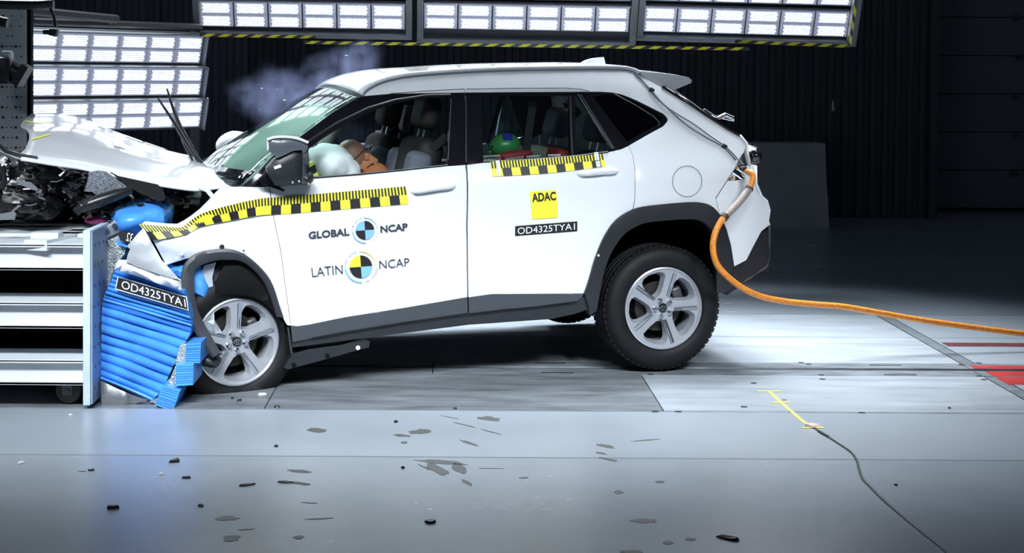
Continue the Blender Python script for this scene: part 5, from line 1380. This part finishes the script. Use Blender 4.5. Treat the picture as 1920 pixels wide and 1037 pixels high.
# ---------------------------------------------------------------- chipped floor patches and stains
random.seed(5)
def patch(name, px, py, lx, ly, ang, m, jag=.25, n=14):
    c = on_z(px, py); vs = []
    for i in range(n):
        a = i / n * math.tau; r_ = 1 + jag * (random.random() - .5) * 2
        x, y = math.cos(a) * lx * r_, math.sin(a) * ly * r_; e = R(ang)
        vs.append((c.x + x * math.cos(e) - y * math.sin(e), c.y + x * math.sin(e) + y * math.cos(e), .0012))
    vs += [(v[0], v[1], .0) for v in vs]
    return mesh_obj(name, vs, [tuple(range(n))] + [(i, i + n, (i + 1) % n + n, (i + 1) % n) for i in range(n)], m, floor, 0)
for a in ((787.7, 810, .045, .05, -30), (754, 817, .04, .025, -20), (758, 830, .016, .02, 0), (880, 831, .075, .014, -55), (916, 785.5, .06, .045, -35), (920, 810, .07, .006, -50), (870, 797, .08, .007, -45), (845, 783, .06, .005, -40), (1134, 836.5, .05, .02, -45), (1127, 850, .03, .012, -50), (1142, 862, .05, .014, -45), (1208, 826, .07, .008, 20), (595, 807, .035, .05, 50), (561, 884, .02, .05, 70), (566, 907, .02, .05, 60)):
    patch('floor_chip', *a, CHIP)
for a in ((830, 867, .11, .035, -15), (862, 878, .028, .085, 12), (820, 881, .03, .10, 22), (876, 905, .012, .05, 20), (795, 876, .006, .06, 28), (920, 878.6, .05, .005, 0), (982, 896, .02, .012, 20), (1207, 977, .045, .028, 0), (434, 1010, .03, .04, 0), (427, 972, .04, .03, 0), (598, 973, .05, .008, 10), (1160, 923, .02, .025, 0), (1237.5, 904, .02, .018, 0), (1252, 1018, .02, .02, 0), (1295, 1011, .02, .018, 0), (1185, 1035, .04, .02, 0), (580, 943, .03, .008, -10), (462, 993, .03, .008, 15), (560, 1008, .018, .02, 0), (155, 884, .02, .008, 0), (1470, 750, .012, .01, 0)):
    patch('floor_stain', *a, STAIN)
# ---------------------------------------------------------------- debris lying about
DEB = mat('debris_black', (.010, .011, .013), .4); DEBW = mat('debris_white', (.7, .72, .72), .4)
def shard(px, py, L, wd, ang, m, label, hgt=.012):
    c = on_z(px, py); random.seed(int(px * 7 + py)); n = 7
    vs = []; top = []
    for i in range(n):
        a = i / n * math.tau; r_ = random.uniform(.55, 1.1)
        x, y = math.cos(a) * L * r_, math.sin(a) * wd * r_; e = R(ang)
        vs.append((x * math.cos(e) - y * math.sin(e), x * math.sin(e) + y * math.cos(e), 0))
        top.append((vs[-1][0] * .8, vs[-1][1] * .8, hgt * random.uniform(.5, 1.3)))
    o = mesh_obj('plastic_shard', vs + top, [tuple(range(n))[::-1], tuple(range(n, 2 * n))] + [(i, (i + 1) % n, (i + 1) % n + n, i + n) for i in range(n)], m, None, 0)
    o.scale = (.85, .85, .55); o.location = (c.x, c.y, .0022); tag(o, label, 'debris', 'broken pieces on the floor'); return o
shard(328, 867, .035, .022, 20, DEB, 'black plastic shard near the floor joint left of the car', .025)
shard(170, 883, .020, .014, 0, DEB, 'small black shard alone on the floor before the white trolley')
shard(350, 897, .030, .016, -10, DEB, 'black shard just below the one by the floor joint')
shard(463, 911, .045, .012, 30, DEB, 'slim black shard lying slanted on the floor below the front wheel')
shard(536, 906, .045, .010, -3, DEB, 'thin black shard beside two grey chipped floor patches')
shard(213, 954, .034, .02, 25, DEB, 'curled black shard with pale top on the floor at lower left', .02)
shard(377, 950, .018, .010, 0, DEB, 'tiny black shard on the floor at lower left, right of the curled shard')
shard(518, 838, .018, .011, 10, DEB, 'tiny black shard between the two floor joints below the front wheel')
shard(492, 741, .030, .028, 15, DEBW, 'small white clip on the floor under the flat front tyre', .014)
shard(132, 779, .014, .018, 0, DEBW, 'tiny white chip on the floor below the barrier trolley')
shard(448, 752, .016, .014, 0, DEB, 'small black crumb on the track plate under the front wheel')
shard(520, 764, .022, .022, 40, DEB, 'black crumb by the plate joint right of the front wheel')
shard(436, 748, .010, .010, 0, DEB, 'tiny black crumb just left of another crumb under the front wheel')
shard(1367, 1012, .075, .016, -38, DEB, 'long black twig-like shard on the floor at the lower edge', .016)
shard(808, 980, .030, .022, 10, DEB, 'black shard on the floor at bottom centre')
shard(1780, 766, .012, .016, 0, DEB, 'small black crumb on the bright plate at the right')
shard(742, 792, .014, .02, 0, DEB, 'small black crumb just above the chipped patches in the floor')
shard(756, 878, .012, .014, 0, DEB, 'black speck below the nearer floor joint left of the dark patches')
shard(853, 767, .014, .014, 30, DEB, 'black crumb near the plate edge under the middle of the car')
shard(1680, 911, .010, .008, 0, DEB, 'tiny dark speck right of the thin dark cable')
shard(303, 890, .020, .012, 10, DEBW, 'small white splinter between black shards on the floor')
shard(40, 869, .020, .020, 10, DEBW, 'small pale ring-like chip on the floor at far left')
# splinters in the air
random.seed(21)
for px, py, v, lab in ((492, 166, -.2, 'white splinter flying in the smoke'), (519, 168, -.1, 'small white splinter flying at the smoke edge'), (487, 206, -.3, 'white splinter flying low before the smoke'), (534, 188, -.2, 'tiny white splinter flying near the windshield'), (391, 185, .2, 'thin splinter flying over the hood before the dark wall'), (650, 104, .1, 'tiny splinter flying above the windshield')):
    o_ = CM_ @ cp(px, py, v + .7); s_ = .008
    q = [Vector((random.uniform(-1, 1), random.uniform(-1, 1), random.uniform(-1, 1))) * s_ for _ in range(4)]; q[0].x *= 2
    o = mesh_obj('flying_splinter', q, [(0, 1, 2), (0, 3, 1), (1, 3, 2), (0, 2, 3)], DEBW, None, 0); o.location = o_; tag(o, lab, 'debris', 'splinters flying through the air')
# ---------------------------------------------------------------- smoke
def smoke(name, label, c, rad, dens, seedv, lobes):
    o_ = CM_ @ c
    b = MB(); b.ell((0, 0, 0), rad, None, 24, 16); o = b.obj(name, None, None, 60); o.location = o_
    M = bpy.data.materials.new(name); M.use_nodes = True; nt = M.node_tree; nt.nodes.remove(nt.nodes['Principled BSDF'])
    pv = nt.nodes.new('ShaderNodeVolumePrincipled'); pv.inputs['Color'].default_value = (.50, .58, .95, 1)
    nt.links.new(pv.outputs[0], nt.nodes['Material Output'].inputs['Volume'])
    tc = nt.nodes.new('ShaderNodeTexCoord')
    acc = None
    nz = nt.nodes.new('ShaderNodeTexNoise'); nz.inputs['Scale'].default_value = 4.5; nz.inputs['Detail'].default_value = 5; nz.inputs['Roughness'].default_value = .6
    nt.links.new(tc.outputs['Object'], nz.inputs['Vector'])
    mxv = nt.nodes.new('ShaderNodeVectorMath'); mxv.operation = 'MULTIPLY_ADD'
    nt.links.new(nz.outputs['Color'], mxv.inputs[0]); mxv.inputs[1].default_value = (.34, .34, .34); nt.links.new(tc.outputs['Object'], mxv.inputs[2])
    for (lx, lz, rx, rz) in lobes:
        sb = nt.nodes.new('ShaderNodeVectorMath'); sb.operation = 'SUBTRACT'; nt.links.new(mxv.outputs[0], sb.inputs[0]); sb.inputs[1].default_value = (lx + .17, .17, lz + .17)
        dv = nt.nodes.new('ShaderNodeVectorMath'); dv.operation = 'DIVIDE'; nt.links.new(sb.outputs[0], dv.inputs[0]); dv.inputs[1].default_value = (rx, rad[1] * .8, rz)
        ln = nt.nodes.new('ShaderNodeVectorMath'); ln.operation = 'LENGTH'; nt.links.new(dv.outputs[0], ln.inputs[0])
        mr = nt.nodes.new('ShaderNodeMapRange'); mr.interpolation_type = 'SMOOTHSTEP'; mr.inputs['From Min'].default_value = 1; mr.inputs['From Max'].default_value = .05; mr.inputs['To Min'].default_value = 0; mr.inputs['To Max'].default_value = 1
        nt.links.new(ln.outputs['Value'], mr.inputs[0])
        if acc is None: acc = mr.outputs[0]
        else:
            ad = nt.nodes.new('ShaderNodeMath'); ad.operation = 'MAXIMUM'; nt.links.new(acc, ad.inputs[0]); nt.links.new(mr.outputs[0], ad.inputs[1]); acc = ad.outputs[0]
    n2 = nt.nodes.new('ShaderNodeTexNoise'); n2.inputs['Scale'].default_value = 9; n2.inputs['Detail'].default_value = 6; nt.links.new(tc.outputs['Object'], n2.inputs['Vector'])
    r2 = nt.nodes.new('ShaderNodeMapRange'); r2.inputs['From Min'].default_value = .36; r2.inputs['From Max'].default_value = .66; r2.inputs['To Min'].default_value = .08; nt.links.new(n2.outputs['Fac'], r2.inputs[0])
    m1 = nt.nodes.new('ShaderNodeMath'); m1.operation = 'MULTIPLY'; nt.links.new(acc, m1.inputs[0]); nt.links.new(r2.outputs[0], m1.inputs[1])
    m2 = nt.nodes.new('ShaderNodeMath'); m2.operation = 'MULTIPLY'; nt.links.new(m1.outputs[0], m2.inputs[0]); m2.inputs[1].default_value = dens
    nt.links.new(m2.outputs[0], pv.inputs['Density'])
    o.data.materials.clear(); o.data.materials.append(M); o['kind'] = 'stuff'; o['label'] = label; o['category'] = 'smoke'
    return o
sc_ = cp(590, 180, .80)
smoke('smoke', 'bluish airbag smoke cloud drifting up behind the windshield', sc_, (.75, .25, .45), 3.4, 1, [(-.28, -.02, .26, .22), (-.08, -.04, .30, .20), (.10, .08, .24, .22), (.24, .18, .22, .18), (-.18, .0, .24, .2)])
sc_ = cp(662, 255, .45)
smoke('smoke', 'bluish haze inside the car above the brown dummy head', sc_, (.36, .22, .26), 2.2, 2, [(0, 0, .22, .15)])
for o in list(SC.objects):
    if o.type == 'MESH' and len(o.data.polygons) == 0: bpy.data.objects.remove(o)
